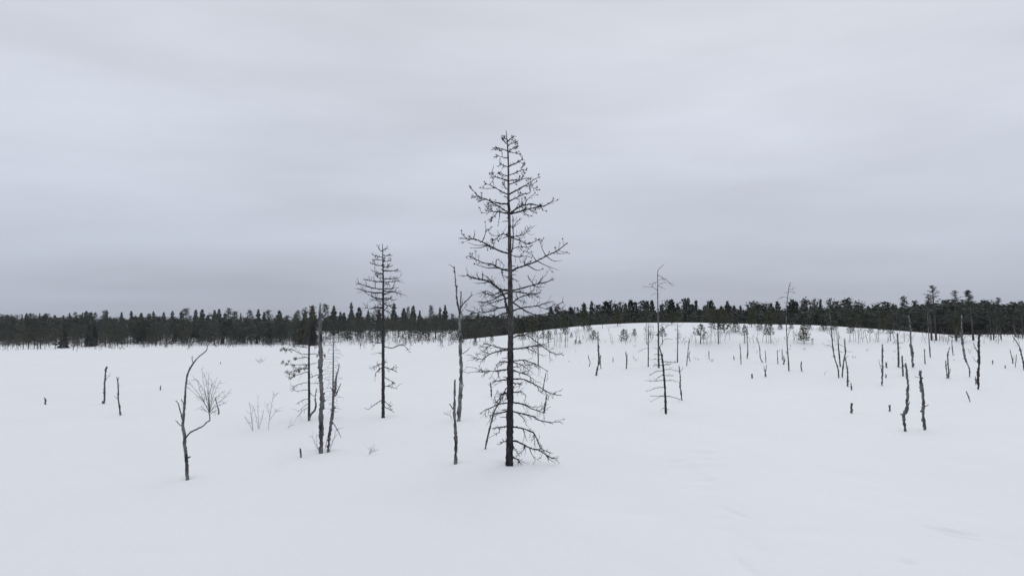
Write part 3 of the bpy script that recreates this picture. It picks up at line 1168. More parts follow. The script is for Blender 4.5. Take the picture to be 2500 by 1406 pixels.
# ---- the tall dead pine in the middle
T = Dead('dead_pine', 'tall dead pine with bare whorled branches and cones, centre foreground', 'dead tree', (1243, 1134))
T.trunk(to_px(c2, [(637, 1358), (639, 1150), (641, 950), (643, 700), (645, 450), (645, 250), (643, 50)]) +
        to_px(c1, [(657, 1250), (655, 1120), (653, 1000), (651, 860), (648, 720), (644, 580), (643, 430), (642, 300), (636, 180), (630, 110), (625, 58)]),
        [18, 17, 16.2, 15, 13.5, 13, 12, 11, 9.5, 8, 7, 6, 5, 4, 3.2, 2.2, 1.2], M_PINE, rough=.14, jag=0, sides=12)
MAIN1 = [  # (points in the first crop, width, twigs, subs, has cones)
    ([(633, 150), (655, 130), (690, 100)], 2, 3, [], 1), ([(636, 190), (660, 165), (712, 147)], 2, 4, [], 1),
    ([(640, 235), (670, 205), (708, 180), (712, 160)], 2, 4, [], 1), ([(643, 228), (690, 237), (735, 247)], 1.8, 2, [], 1),
    ([(643, 345), (690, 320), (735, 297), (757, 275)], 2.6, 4, [], 1), ([(645, 410), (700, 392), (742, 372), (783, 370)], 2.4, 4, [[(742, 372), (748, 345), (757, 325)]], 1),
    ([(645, 452), (700, 446), (742, 430), (767, 395)], 2.2, 4, [], 1), ([(648, 480), (700, 462), (745, 440), (800, 432)], 2.2, 4, [], 1),
    ([(648, 560), (720, 520), (790, 480), (840, 445), (892, 420)], 3, 6, [[(770, 490), (815, 495), (862, 523)], [(790, 480), (830, 480), (865, 455)]], 1),
    ([(650, 612), (720, 577), (770, 556), (810, 545), (812, 515)], 2.6, 5, [[(770, 556), (720, 545)]], 1),
    ([(650, 710), (710, 668), (770, 642), (830, 635), (890, 655), (915, 683)], 4, 12, [[(770, 642), (790, 600), (850, 548)], [(745, 650), (750, 590)]], 1),
    ([(655, 712), (730, 692), (800, 672), (880, 656), (940, 640), (990, 610)], 3.8, 14, [[(800, 672), (830, 690), (860, 705)], [(760, 685), (775, 710), (825, 728)]], 1),
    ([(670, 1010), (679, 950), (681, 870), (678, 800), (679, 730)], 3.0, 6, [[(680, 830), (700, 780), (722, 755)]], 0),
    ([(655, 892), (720, 882), (770, 862), (806, 820)], 2.4, 6, [], 0), ([(655, 896), (720, 912), (780, 940), (830, 935), (875, 912)], 2.6, 8, [], 1),
    ([(660, 1005), (690, 976), (740, 966), (790, 970), (832, 960)], 1.8, 4, [], 0), ([(655, 1030), (720, 1046), (780, 1040), (822, 1053)], 2, 4, [[(820, 1053), (835, 1033), (785, 1003)]], 1),
    ([(657, 1160), (720, 1130), (790, 1108), (870, 1076), (940, 1036), (1020, 1000), (1105, 935)], 4.2, 8,
     [[(935, 1038), (908, 985), (890, 930)], [(870, 1078), (930, 1110), (1036, 1150)], [(790, 1110), (865, 1150), (912, 1140)], [(1010, 1005), (1045, 1020), (1115, 1016)],
      [(940, 1040), (990, 1075), (1060, 1075)], [(860, 1080), (845, 1055), (832, 1033)], [(775, 1112), (768, 1080)]], 1),
    ([(660, 1310), (750, 1290), (830, 1266), (900, 1250), (960, 1236), (995, 1215)], 3.2, 10, [[(840, 1262), (810, 1220), (790, 1192)], [(870, 1256), (905, 1215), (932, 1190)], [(830, 1266), (880, 1282), (928, 1280)]], 0),
    ([(660, 1312), (740, 1322), (800, 1330), (885, 1330)], 3, 12, [], 0),
    # left
    ([(632, 135), (615, 122), (597, 117)], 1.6, 2, [], 1), ([(634, 165), (612, 150), (603, 120)], 1.6, 2, [], 1),
    ([(636, 222), (600, 206), (560, 197), (530, 197)], 2, 3, [[(560, 197), (540, 208)]], 1), ([(638, 276), (590, 266), (548, 253)], 2, 2, [[(596, 266), (592, 240), (588, 215)]], 1),
    ([(642, 346), (605, 332), (578, 320)], 2.4, 2, [], 1), ([(643, 416), (610, 410), (578, 402)], 2, 3, [], 1),
    ([(643, 452), (590, 437), (550, 425), (500, 425)], 2.8, 4, [[(550, 425), (525, 408), (503, 390)]], 1),
    ([(643, 562), (590, 536), (540, 507), (500, 485), (465, 475)], 2.6, 5, [[(540, 510), (490, 512), (437, 513)]], 1), ([(643, 524), (612, 500), (594, 463)], 1.8, 3, [], 0),
    ([(645, 632), (590, 630), (530, 620), (470, 597), (420, 578), (375, 540), (340, 495)], 3.4, 8, [[(470, 597), (440, 605), (410, 618)], [(440, 586), (400, 580), (360, 572)]], 1),
    ([(647, 706), (600, 672), (550, 640), (500, 622), (480, 640)], 3, 8, [[(550, 640), (510, 655), (470, 665)]], 1),
    ([(647, 710), (580, 696), (520, 690), (480, 665)], 3.2, 10, [[(560, 694), (520, 740), (478, 762)], [(575, 698), (572, 740), (560, 802)], [(520, 690), (480, 700), (437, 703)]], 1),
    ([(650, 892), (600, 866), (555, 896), (510, 930)], 2.6, 8, [[(600, 870), (560, 880), (505, 880)]], 1),
    ([(653, 1024), (580, 1000), (510, 968), (450, 935), (380, 908), (330, 905), (255, 900)], 3.6, 9,
     [[(440, 925), (458, 880), (467, 840), (461, 768)], [(330, 905), (300, 890), (278, 862)], [(370, 905), (378, 870), (382, 832)], [(510, 968), (450, 955), (390, 955), (325, 933)],
      [(470, 950), (480, 990)], [(480, 955), (420, 975), (345, 975)], [(467, 835), (500, 828)]], 1),
    ([(655, 1158), (580, 1136), (520, 1106), (450, 1092), (390, 1066), (325, 1035)], 3.8, 12, [[(545, 1118), (555, 1065), (618, 1116)], [(560, 1132), (470, 1130), (375, 1100)], [(590, 1140), (595, 1185), (612, 1225)]], 1),
    ([(640, 1480), (622, 1400), (600, 1330), (540, 1270), (490, 1237), (420, 1220), (360, 1205), (318, 1183)], 5, 12,
     [[(440, 1224), (442, 1190), (440, 1155)], [(490, 1240), (440, 1250), (372, 1250)], [(540, 1270), (500, 1225), (470, 1190)], [(420, 1220), (400, 1190), (398, 1160)]], 0),
    ([(655, 1306), (600, 1302), (560, 1287), (520, 1262), (505, 1240)], 3, 6, [], 0), ([(655, 1320), (590, 1342), (520, 1380), (440, 1402)], 3, 8, [[(560, 1360), (500, 1345), (450, 1320)]], 0),
]
MAIN2 = [
    ([(655, 130), (700, 90), (745, 70), (800, 62), (850, 55)], 2.6, 8, [[(700, 90), (690, 50), (720, 20)]], 0),
    ([(655, 186), (740, 160), (850, 145), (910, 125), (975, 110)], 3, 8, [[(850, 145), (900, 165), (960, 170)]], 0),
    ([(655, 120), (690, 140), (770, 190), (850, 216), (920, 205), (985, 175), (1000, 140), (1052, 115)], 2.8, 9, [[(985, 178), (1030, 168), (1062, 142)]], 0),
    ([(655, 390), (720, 372), (780, 376), (830, 410), (880, 447), (940, 492), (1000, 517), (1040, 508)], 2.6, 8, [[(720, 372), (760, 362), (805, 372)]], 0),
    ([(655, 476), (760, 463), (850, 446), (912, 440)], 3.2, 9, [[(760, 463), (820, 490), (870, 520)]], 0),
    ([(655, 567), (740, 560), (800, 575), (850, 596), (930, 645)], 2.6, 8, [[(740, 560), (770, 600), (830, 577)]], 0),
    ([(655, 572), (700, 585), (750, 608), (790, 640)], 2.2, 5, [], 0), ([(655, 634), (720, 655), (770, 672), (822, 706)], 2.6, 5, [], 0),
    ([(655, 703), (740, 705), (800, 730), (870, 766), (910, 792), (970, 818), (1032, 828)], 3, 6, [[(970, 818), (1000, 800), (1030, 793)], [(850, 760), (870, 800), (935, 832)]], 0),
    ([(655, 733), (700, 740), (742, 738)], 2.4, 2, [], 0), ([(655, 806), (730, 803), (766, 838)], 2.4, 3, [], 0),
    ([(655, 878), (740, 896), (800, 925), (860, 946), (912, 962)], 3.2, 6, [[(740, 892), (800, 915), (850, 920)]], 0),
    ([(655, 948), (740, 970), (820, 990), (870, 1020), (930, 1032), (970, 1046)], 3.2, 7, [[(930, 1030), (1000, 1030), (1052, 1003)], [(700, 962), (748, 1010), (766, 1060)]], 0),
    ([(650, 1068), (720, 1076), (790, 1098), (826, 1120), (850, 1172), (880, 1232), (950, 1266)], 3.4, 8, [[(740, 1082), (755, 1130), (772, 1182)], [(826, 1120), (828, 1180)]], 0),
    ([(650, 1168), (720, 1190), (790, 1226), (860, 1246), (910, 1276), (960, 1306), (1008, 1302)], 3.6, 9,
     [[(750, 1206), (745, 1240), (705, 1282)], [(790, 1228), (805, 1270), (832, 1316)], [(860, 1246), (880, 1215), (850, 1170)], [(910, 1278), (950, 1320), (990, 1342)], [(750, 1206), (760, 1260)]], 0),
    ([(650, 1300), (690, 1310), (722, 1342)], 4, 2, [], 0), ([(655, 1190), (680, 1240), (705, 1275)], 2, 2, [], 0),
    # left
    ([(640, 30), (580, 32), (520, 60), (440, 52)], 2.6, 8, [[(520, 60), (490, 40), (440, 30)]], 0), ([(640, 80), (560, 102), (490, 122), (400, 110)], 2.6, 8, [], 0),
    ([(640, 156), (560, 162), (500, 186), (420, 196), (340, 200)], 3, 10, [[(560, 162), (530, 150), (505, 143)], [(440, 196), (425, 170), (415, 145)], [(370, 200), (360, 185), (330, 185)]], 0),
    ([(640, 196), (570, 212), (520, 236), (460, 226), (392, 205)], 2.8, 9, [[(520, 236), (525, 190), (520, 150)]], 0), ([(640, 266), (580, 262), (525, 265)], 2, 3, [], 0),
    ([(640, 476), (560, 466), (500, 446), (436, 432)], 3, 9, [[(500, 446), (470, 460), (430, 500)]], 0), ([(640, 482), (570, 490), (490, 512), (430, 550), (362, 543)], 2.8, 9, [[(490, 512), (455, 500), (420, 490)]], 0),
    ([(640, 572), (555, 572)], 3.2, 5, [[(570, 572), (540, 600), (525, 630)]], 0),
    ([(640, 628), (550, 640), (480, 645), (420, 648), (355, 650)], 2.8, 7, [[(440, 645), (380, 620), (305, 610)], [(550, 640), (556, 700)], [(430, 646), (400, 600)]], 0),
    ([(640, 705), (570, 713), (512, 724)], 3, 3, [], 0), ([(632, 745), (605, 790), (560, 850), (520, 905)], 2.2, 3, [], 0),
    ([(640, 880), (560, 896), (500, 920), (450, 940), (414, 970)], 2.8, 6, [[(560, 896), (530, 870), (520, 840)]], 0), ([(640, 945), (560, 962), (520, 972), (484, 986)], 3.2, 5, [], 0),
    ([(635, 1063), (550, 1072), (503, 1080)], 3.2, 2, [[(556, 1074), (556, 1108), (480, 1150)]], 0), ([(635, 1176), (600, 1180), (568, 1196)], 3.4, 1, [], 0),
    ([(630, 800), (600, 815), (560, 820)], 3, 4, [], 0), ([(635, 1330), (612, 1342), (600, 1348)], 2.2, 0, [], 0),
]
cones, tufts = MB(), []
for data, cf in ((MAIN1, c1), (MAIN2, c2)):
    for pts, w, tw, subs, cn in data:
        ends = T.branch(to_px(cf, pts), w * 1.3, max(1.3, w * .5), M_DARK, [to_px(cf, s) for s in subs], twigs=int(tw * (1.7 if cf is c1 else 2.1)) + 1, tl=(6, 27 if cf is c2 else 24 if pts[0][1] > 850 else 16 if pts[0][1] > 330 else 9), up=.5 if cf is c1 else .15, tw=1.3, sub=1, rough=.4, droop=.2 if cf is c1 else .55, brush=int(w * 2.6))
        if cn:
            for q in ends:
                x = rng.random()
                if x < .38:
                    cone(cones, q, rng.uniform(1.2, 1.9) * T.k)
                elif x < .70:
                    tufts.append(tuft(q, 4.2 * T.k, 22, (0, 0, .3), .10))
for i in range(26):                       # short shoots pointing towards and away from the viewer
    Ps, Rs = T.tr
    j = int(len(Ps) * rng.uniform(.12, .9))
    a = (rng.choice([-1, 1])) * math.pi / 2 + rng.uniform(-.5, .5)
    mb = MB()
    L = rng.uniform(18, 52) * T.k * (1.15 - j / len(Ps))
    twig(mb, Ps[j], (math.cos(a), math.sin(a), .1), L, 1.3 * T.k, .35, 4, 8, 1)
    link('branch', mb.mesh('branch', M_DARK, T.g), parent=T.e)
for i in range(34):                       # snapped-off dead stubs along the trunk
    Ps, Rs = T.tr
    j = int(len(Ps) * rng.uniform(.04, .75))
    a = rng.uniform(0, 6.283)
    mb = MB()
    d = np.array([math.cos(a), math.sin(a), rng.uniform(-.3, .2)])
    L = rng.uniform(6, 17) * T.k
    tube(mb, np.array([Ps[j], Ps[j] + d * (Rs[j] + L * .6), Ps[j] + d * (Rs[j] + L) + [0, 0, -.1 * L]]), np.array([1.1, .9, .5]) * T.k, 5, .3)
    link('broken_stub', mb.mesh('broken_stub', M_DARK, T.g), parent=T.e)
o = link('pine_cones', cones.mesh('pine_cones', M_CONE, T.g), parent=T.e)
o['kind'] = 'stuff'
mb = MB()
mb.tris(np.concatenate(tufts))
o = link('needle_tufts', mb.mesh('needle_tufts', M_YOUNG, T.g), parent=T.e)
o['kind'] = 'stuff'

# ---- the slender dead pine to its left
T = Dead('dead_pine', 'slender dead pine with short bare branches, left of the tall one', 'dead tree', (935, 1019))
T.trunk(to_px(c3, [(716, 1112), (716, 950), (716, 750), (716, 550), (716, 400), (716, 280), (714, 170), (712, 85)]), [8.6, 8.2, 7.4, 6, 5, 3.8, 2.6, 1.2], M_DARK, rough=.14, jag=0, sides=9)
for pts, w, tw in [
        ([(714, 130), (695, 122), (683, 98)], 1.4, 2), ([(714, 168), (690, 162), (650, 152)], 1.6, 3), ([(714, 182), (672, 180), (650, 190)], 1.5, 3), ([(715, 216), (680, 213), (640, 200)], 1.8, 4),
        ([(715, 266), (685, 262), (655, 245)], 1.8, 4), ([(716, 290), (690, 287), (664, 262)], 1.6, 3), ([(716, 312), (650, 305), (600, 298)], 2, 5), ([(716, 357), (650, 346), (600, 330), (565, 318)], 2.2, 7),
        ([(716, 376), (640, 372), (600, 362), (565, 348)], 2.2, 7), ([(716, 416), (670, 405), (640, 392), (612, 375)], 2, 6), ([(716, 462), (670, 462), (640, 470), (612, 462)], 1.8, 5), ([(716, 486), (690, 478), (660, 490)], 1.6, 3),
        ([(713, 122), (735, 112), (742, 95)], 1.4, 2), ([(714, 152), (740, 156), (758, 150)], 1.6, 3), ([(715, 186), (740, 190), (763, 182)], 1.6, 3), ([(716, 226), (750, 222), (776, 212)], 1.8, 4),
        ([(716, 246), (765, 247), (808, 243)], 1.9, 4), ([(716, 292), (760, 292), (800, 290)], 1.9, 4), ([(716, 314), (750, 312), (802, 305)], 1.9, 4), ([(716, 352), (760, 352), (787, 345)], 1.9, 4),
        ([(716, 365), (770, 370), (808, 378), (826, 400)], 2.1, 5), ([(716, 410), (745, 406), (782, 420)], 1.8, 4), ([(716, 432), (740, 450), (775, 455)], 1.8, 4), ([(716, 470), (745, 490), (770, 500)], 1.4, 3),
        ([(716, 668), (690, 672), (655, 668)], 1.8, 2), ([(716, 690), (770, 702), (830, 682), (875, 727)], 1.7, 4), ([(716, 738), (688, 729)], 2.2, 1), ([(716, 796), (690, 800), (650, 822)], 1.8, 4),
        ([(716, 812), (690, 830), (670, 852)], 2, 3), ([(716, 812), (760, 826), (800, 845)], 1.8, 3), ([(716, 870), (750, 890), (788, 910)], 1.3, 2), ([(716, 930), (750, 928), (802, 942)], 1.4, 2),
        ([(716, 1005), (665, 1036), (628, 1066)], 1.5, 1), ([(716, 1010), (740, 1030), (768, 1046)], 1.3, 1), ([(716, 1045), (745, 1060), (780, 1080)], 1.6, 1), ([(716, 785), (745, 787)], 1.6, 0)]:
    T.branch(to_px(c3, pts), w * 1.6, 1.2, M_DARK, twigs=int(tw * 1.8) + 1, tl=(4, 7 if pts[0][1] < 140 else 11 if pts[0][1] < 260 else 18), tw=1.3, up=.5, sub=1, rough=.4)
for i in range(44):
    Ps, Rs = T.tr
    j = int(len(Ps) * rng.uniform(.58, .97))
    a = rng.uniform(0, 6.283)
    mb = MB()
    twig(mb, Ps[j], (math.cos(a), math.sin(a), .0), rng.uniform(20, 62) * T.k * (1.06 - j / len(Ps)), 1.1 * T.k, .5, 3, 7, 1)
    link('branch', mb.mesh('branch', M_DARK, T.g), parent=T.e)

# ---- forked birch snag beside the tall pine
T = Dead('dead_birch', 'pale barked birch snag with forked top, beside the tall dead pine', 'dead tree', (1119, 1028))
T.trunk(to_px(c2, [(250, 1022), (254, 940), (260, 850), (266, 760), (268, 650), (266, 560), (262, 470), (262, 400), (258, 300), (259, 200)]), [8.6, 10, 9, 8.6, 8, 8, 7.6, 7.6, 6.4, 6], M_BIRCH, rough=.26, jag=.4, sides=10, knots=7)
T.branch(to_px(c2, [(259, 205), (247, 155), (236, 95), (232, 40), (236, -10)]) + to_px(c1, [(233, 1280), (228, 1200), (220, 1120)]), 4.6, 2.6, M_MID, [to_px(c1, [(222, 1140), (195, 1112), (170, 1103)]), to_px(c1, [(222, 1170), (210, 1150)])], depth=.1, rough=.35, sides=7, twigs=3, tl=(3, 6))
T.branch(to_px(c2, [(260, 200), (263, 150), (265, 90), (268, 36)]), 4.6, 2.4, M_MID, depth=-.2, rough=.35, sides=7, twigs=2, tl=(3, 6))
T.branch(to_px(c2, [(262, 170), (288, 125), (320, 96), (342, 72), (362, 62)]), 3.6, 1.6, M_MID, [to_px(c2, [(342, 72), (348, 50), (345, 36)]), to_px(c2, [(275, 140), (283, 85)])], depth=.3, rough=.3, twigs=2, tl=(4, 8))
T.branch(to_px(c2, [(262, 205), (285, 175), (303, 150), (318, 128)]), 2.2, 1.1, M_MID, [to_px(c2, [(303, 150), (306, 110)])], depth=-.3)
T.branch(to_px(c2, [(266, 425), (280, 412), (288, 405)]), 4.4, 2.4, M_MID, depth=.2, name='broken_stub')
T.branch(to_px(c2, [(260, 428), (250, 420)]), 4.4, 2.4, M_MID, depth=.2, name='broken_stub')
T.branch(to_px(c2, [(276, 512), (310, 490), (336, 464)]), 2.2, 1.2, M_MID, depth=.3)
T.branch(to_px(c2, [(266, 800), (280, 765), (287, 742)]), 3.4, 1.4, M_MID, depth=.2, name='broken_stub')

T = Dead('dead_snag', 'thin knotty snag with one side stub, left of the tall dead pine', 'snag', (1112, 1132))
T.trunk(to_px(c2, [(226, 1350), (228, 1250), (229, 1175), (224, 1080), (217, 960), (218, 850), (220, 722)]), [7.8, 6.6, 8.4, 7, 6.6, 5, 4], M_MID, rough=.34, jag=1, knots=6)
T.branch(to_px(c2, [(217, 945), (196, 915), (180, 893)]), 3.4, 2.6, M_MID, depth=.3, rough=.4)
T = Dead('leaning_pole', 'thin dead stem leaning against the lower tall pine trunk', 'snag', (1185, 1096))
T.trunk(to_px(c2, [(452, 1240), (472, 1140), (497, 1040), (521, 950), (560, 880), (602, 805)]), [4.8, 4.4, 4.2, 4, 3.6, 2.6], M_MID, rough=.3, jag=.5, lean=-.2, sides=7)
T.branch(to_px(c2, [(505, 1010), (485, 990)]), 1.6, .9, M_TWIG, name='stub')

# ---- forked birch at the left with the broom of twigs
T = Dead('dead_birch', 'crooked forked birch with a broom of twigs, left foreground', 'dead tree', (457, 1168))
T.trunk(to_px(c4, [(1287, 1318), (1281, 1200), (1270, 1090), (1266, 1020), (1256, 950), (1262, 870), (1270, 780), (1276, 680), (1290, 595), (1326, 528), (1366, 480), (1415, 440), (1424, 408), (1442, 376)]),
        [8, 8, 7.8, 7.4, 6.6, 6, 5.2, 4.6, 4.2, 3.4, 2.6, 2.2, 1.4, .9], M_MID, rough=.24, jag=0, sides=10, knots=8)
br_pts = to_px(c4, [(1268, 1045), (1300, 1006), (1340, 982), (1390, 958), (1420, 930), (1440, 912), (1437, 862)])
fan = [[(1437, 862), (1395, 780), (1340, 705), (1298, 650)], [(1437, 862), (1400, 790), (1345, 740), (1285, 688)], [(1437, 860), (1420, 780), (1400, 680), (1385, 560)], [(1437, 860), (1432, 760), (1432, 680), (1430, 595)],
       [(1437, 860), (1455, 780), (1485, 700), (1515, 640)], [(1437, 860), (1480, 810), (1540, 760), (1590, 702)], [(1437, 860), (1465, 790), (1510, 735), (1545, 712)], [(1437, 860), (1410, 740), (1365, 660), (1330, 625)],
       [(1437, 865), (1470, 830), (1520, 810), (1550, 795)], [(1437, 870), (1400, 840), (1380, 818)], [(1437, 860), (1440, 740), (1455, 660), (1440, 620)], [(1440, 880), (1460, 858), (1475, 855)],
       [(1437, 862), (1405, 800), (1370, 700), (1355, 640)], [(1437, 862), (1448, 770), (1470, 690), (1480, 650)], [(1437, 862), (1425, 720), (1415, 640), (1400, 600)]]
T.branch(br_pts, 4.4, 2.4, M_MID, depth=.15, rough=.25, sides=7)
for f_ in fan:
    T.branch(to_px(c4, f_), 1.25, .55, M_TWIG, depth=rng.uniform(-.5, .5), twigs=9, tl=(7, 20), tw=.62, up=.35, rough=.1, sides=4, name='twig_spray')
T.branch(to_px(c4, [(1257, 930), (1243, 870), (1226, 810), (1210, 780)]), 3.6, 2, M_MID, [to_px(c4, [(1214, 785), (1203, 782)])], depth=.2, rough=.35)
T.branch(to_px(c4, [(1266, 805), (1252, 785), (1242, 772)]), 2.6, 1.6, M_MID, depth=.3)
T.branch(to_px(c4, [(1254, 962), (1228, 938), (1205, 915)]), 2.6, 1.6, M_MID, depth=-.3)
T.branch(to_px(c4, [(1328, 527), (1318, 495), (1320, 470)]), 1.8, .8, M_TWIG, [to_px(c4, [(1318, 495), (1330, 480)])], depth=.3)
T.branch(to_px(c4, [(1305, 560), (1300, 550)]), 2.4, 1.5, M_MID, name='stub')

# ---- the half-dead pine with olive needles
T = Dead('half_dead_pine', 'half-dead pine with olive needle tufts, behind the grey snag at left', 'pine', (755, 1025))
T.trunk(to_px(c3, [(277, 1126), (278, 1000), (277, 880), (277, 760), (279, 660), (282, 570), (292, 500), (300, 455)]), [6.2, 5.8, 5.4, 4.6, 4, 3.2, 2, 1], M_DARK, rough=.14, jag=0)
NE = []


def needle_clump(cf, x, y, rpx, dy=None):
    c = at(*cf(x, y), T.Y + (rng.uniform(-.6, .6) if dy is None else dy))
    for q in range(max(3, int(rpx * 2.0))):
        NE.append(tuft(c + rng.normal(size=3) * rpx * .55 * T.k, 4.4 * T.k, 11, (0, 0, .5), .09))


for pts, w, tw, cl in [
        ([(277, 740), (230, 735), (180, 712), (130, 705)], 2.2, 6, [(120, 706, 5), (140, 718, 7), (168, 712, 5), (112, 712, 4)]),
        ([(277, 700), (240, 695), (205, 690), (185, 698)], 1.8, 5, [(188, 690, 4), (205, 678, 4)]),
        ([(277, 800), (230, 800), (170, 800), (125, 790)], 2, 5, [(125, 786, 5), (140, 800, 5), (160, 785, 4)]),
        ([(277, 820), (240, 825), (200, 838), (150, 842)], 2.2, 6, [(145, 842, 5), (185, 810, 8), (200, 840, 6), (225, 825, 9), (215, 835, 7), (160, 852, 5), (182, 860, 6), (190, 770, 5)]),
        ([(277, 840), (240, 850), (190, 868), (166, 882)], 2, 4, [(166, 880, 5), (185, 868, 5)]),
        ([(277, 760), (240, 755), (200, 770)], 1.8, 5, [(200, 770, 5)]), ([(277, 830), (255, 815), (245, 800)], 1.8, 4, [(260, 808, 6), (248, 828, 5)]),
        ([(277, 690), (310, 685), (345, 680)], 1.8, 4, [(340, 678, 4)]), ([(277, 740), (320, 735), (370, 748)], 1.8, 5, [(370, 745, 5), (330, 745, 4)]), ([(278, 800), (320, 790), (355, 770)], 1.6, 4, []),
        ([(277, 880), (300, 872), (290, 860)], 1.8, 3, []), ([(277, 905), (230, 912), (190, 930), (180, 960)], 1.6, 5, []), ([(277, 945), (240, 952), (200, 955), (186, 930)], 1.6, 6, []),
        ([(277, 1000), (240, 1010), (205, 1030)], 1.6, 5, []), ([(277, 1050), (240, 1070), (205, 1110)], 1.4, 4, []), ([(277, 910), (330, 910), (370, 900)], 1.4, 4, []), ([(277, 880), (330, 860), (385, 858)], 1.4, 4, []),
        ([(277, 1030), (250, 1045), (215, 1078)], 1.4, 4, []), ([(278, 960), (310, 985), (320, 940)], 1.6, 2, []),
        ([(280, 650), (255, 640), (220, 655)], 1.6, 4, [(215, 650, 8), (240, 640, 7), (205, 632, 6), (250, 620, 7), (222, 622, 7), (262, 600, 5)]),
        ([(281, 600), (255, 585), (225, 600)], 1.6, 3, [(230, 590, 7), (215, 600, 6), (250, 580, 6)]), ([(282, 560), (255, 545), (235, 535)], 1.6, 3, [(240, 540, 8), (262, 548, 8), (225, 545, 5), (280, 540, 8)]),
        ([(285, 545), (310, 535), (320, 520)], 1.6, 3, [(310, 530, 8), (300, 510, 9), (322, 515, 5)]), ([(290, 510), (260, 490), (240, 480)], 1.6, 3, [(240, 478, 5), (258, 466, 4), (262, 490, 6), (240, 500, 5), (250, 520, 6)]),
        ([(298, 480), (300, 455)], 1.2, 2, [(292, 462, 9), (304, 460, 8), (298, 478, 9), (288, 490, 8), (308, 480, 6)]), ([(300, 690), (318, 672), (320, 690)], 1.4, 3, [(310, 690, 4)])]:
    T.branch(to_px(c3, pts), w, .8, M_TWIG, twigs=tw, tl=(8, 22), tw=.8, up=.3)
    for (x, y, rp) in cl:
        needle_clump(c3, x, y, rp * (.72 if y > 660 else .5))
mb = MB()
mb.tris(np.concatenate(NE))
link('needles', mb.mesh('needles', M_OLIVE2, T.g), parent=T.e)['kind'] = 'stuff'

T = Dead('dead_stub', 'short curved dead stub at the foot of the half-dead pine', 'snag', (755, 1027), Y=None)
T.trunk(to_px(c3, [(278, 1128), (288, 1095), (310, 1070), (318, 1040), (314, 1008)]), [5, 5, 4.6, 4, 3.6], M_MID, rough=.3)
T.branch(to_px(c3, [(314, 1010), (318, 965), (325, 938)]), 2, 1, M_TWIG, depth=.2)

# ---- tall grey snag and its companions
T = Dead('dead_snag', 'tall grey broken birch snag peeling bark, left of centre', 'snag', (784, 1105))
T.trunk(to_px(c3, [(348, 1324), (350, 1200), (348, 1100), (354, 1020), (350, 930), (345, 850), (346, 760), (345, 690), (345, 600), (342, 520), (343, 460)]),
        [9.4, 10, 10.4, 9.8, 9, 9.2, 10, 9, 9, 8.6, 4], M_GREY, rough=.34, jag=2.2, sides=11, knots=16)
T.branch(to_px(c3, [(345, 462), (352, 446)]), 2, .8, M_MID, name='broken_tip', depth=.1)
T.branch(to_px(c3, [(336, 600), (325, 585), (320, 575)]), 2.2, 1.2, M_PALE, depth=.2)
T.branch(to_px(c3, [(356, 1120), (360, 1145)]), 5, 4, M_MID, name='loose_bark', depth=-.3)
T.branch(to_px(c3, [(362, 1040), (366, 1065)]), 4.4, 3, M_MID, name='loose_bark', depth=-.3)
T.branch(to_px(c3, [(340, 700), (336, 730)]), 4.4, 3, M_DARK, name='loose_bark', depth=-.3)
T.branch(to_px(c3, [(345, 660), (347, 635), (346, 620)]), 7.5, 5.5, M_DARK, name='loose_bark', depth=-.6)
T = Dead('dead_snag', 'dark twisted snag right beside the tall grey snag', 'snag', (801, 1103))
T.trunk(to_px(c3, [(392, 1316), (398, 1220), (405, 1160), (412, 1110), (420, 1060), (420, 1000), (430, 950), (437, 880), (448, 840), (456, 802)]), [6, 6.6, 7.4, 7, 6.4, 5.4, 6.4, 4, 3, 2.2], M_MID, rough=.36, jag=1, knots=7)
T.branch(to_px(c3, [(432, 985), (450, 950), (466, 912)]), 3.8, 2, M_MID, depth=.2, rough=.4)
T.branch(to_px(c3, [(418, 960), (410, 945), (405, 932)]), 2.4, 1.4, M_MID, depth=.2)
T.branch(to_px(c3, [(418, 1140), (440, 1175), (468, 1232)]), 2.2, 1.2, M_TWIG, twigs=3, depth=.2)
T.branch(to_px(c3, [(402, 1180), (385, 1240), (374, 1290)]), 2.2, 1.2, M_TWIG, twigs=3, depth=-.2)
T = Dead('slim_dead_spruce', 'slim dead spruce with hairlike twigs behind the dark twisted snag', 'dead tree', (813, 1024))
T.trunk(to_px(c3, [(419, 1130), (419, 1000), (420, 860), (421, 740), (421, 630)]), [4, 3.8, 3.2, 2.6, 1.2], M_DARK, rough=.1, jag=0, sides=6)
for y in range(665, 1080, 17):
    for s in (-1, 1):
        L = rng.uniform(20, 62)
        T.branch(to_px(c3, [(420, y), (420 + s * L * .6, y + rng.uniform(-8, 6)), (420 + s * L, y + rng.uniform(-4, 22))]), .9, .5, M_TWIG, twigs=2, tl=(5, 12), tw=.5, rough=0, sides=3)
T = Dead('dead_stub', 'short leaning stub with a knob, left of the grey snag foot', 'stump', (734, 1117), single=True)
T.trunk(to_px(c3, [(230, 1353), (228, 1325), (226, 1298)]), [4.6, 4, 5], M_MID, rough=.35, jag=.5)


# ---- twig shrubs sticking out of the snow
def shrub(label, foot, shoots, w=.9, mat=M_TWIG, twn=7, group=None, name='bare_shrub'):
    D = Dead(name, label, 'shrub', foot, group=group)
    for s in shoots:
        D.branch(s, w, .5, mat, twigs=twn, tl=(5, 17), tw=.6, up=.5, rough=.05, sides=4, name='stem')


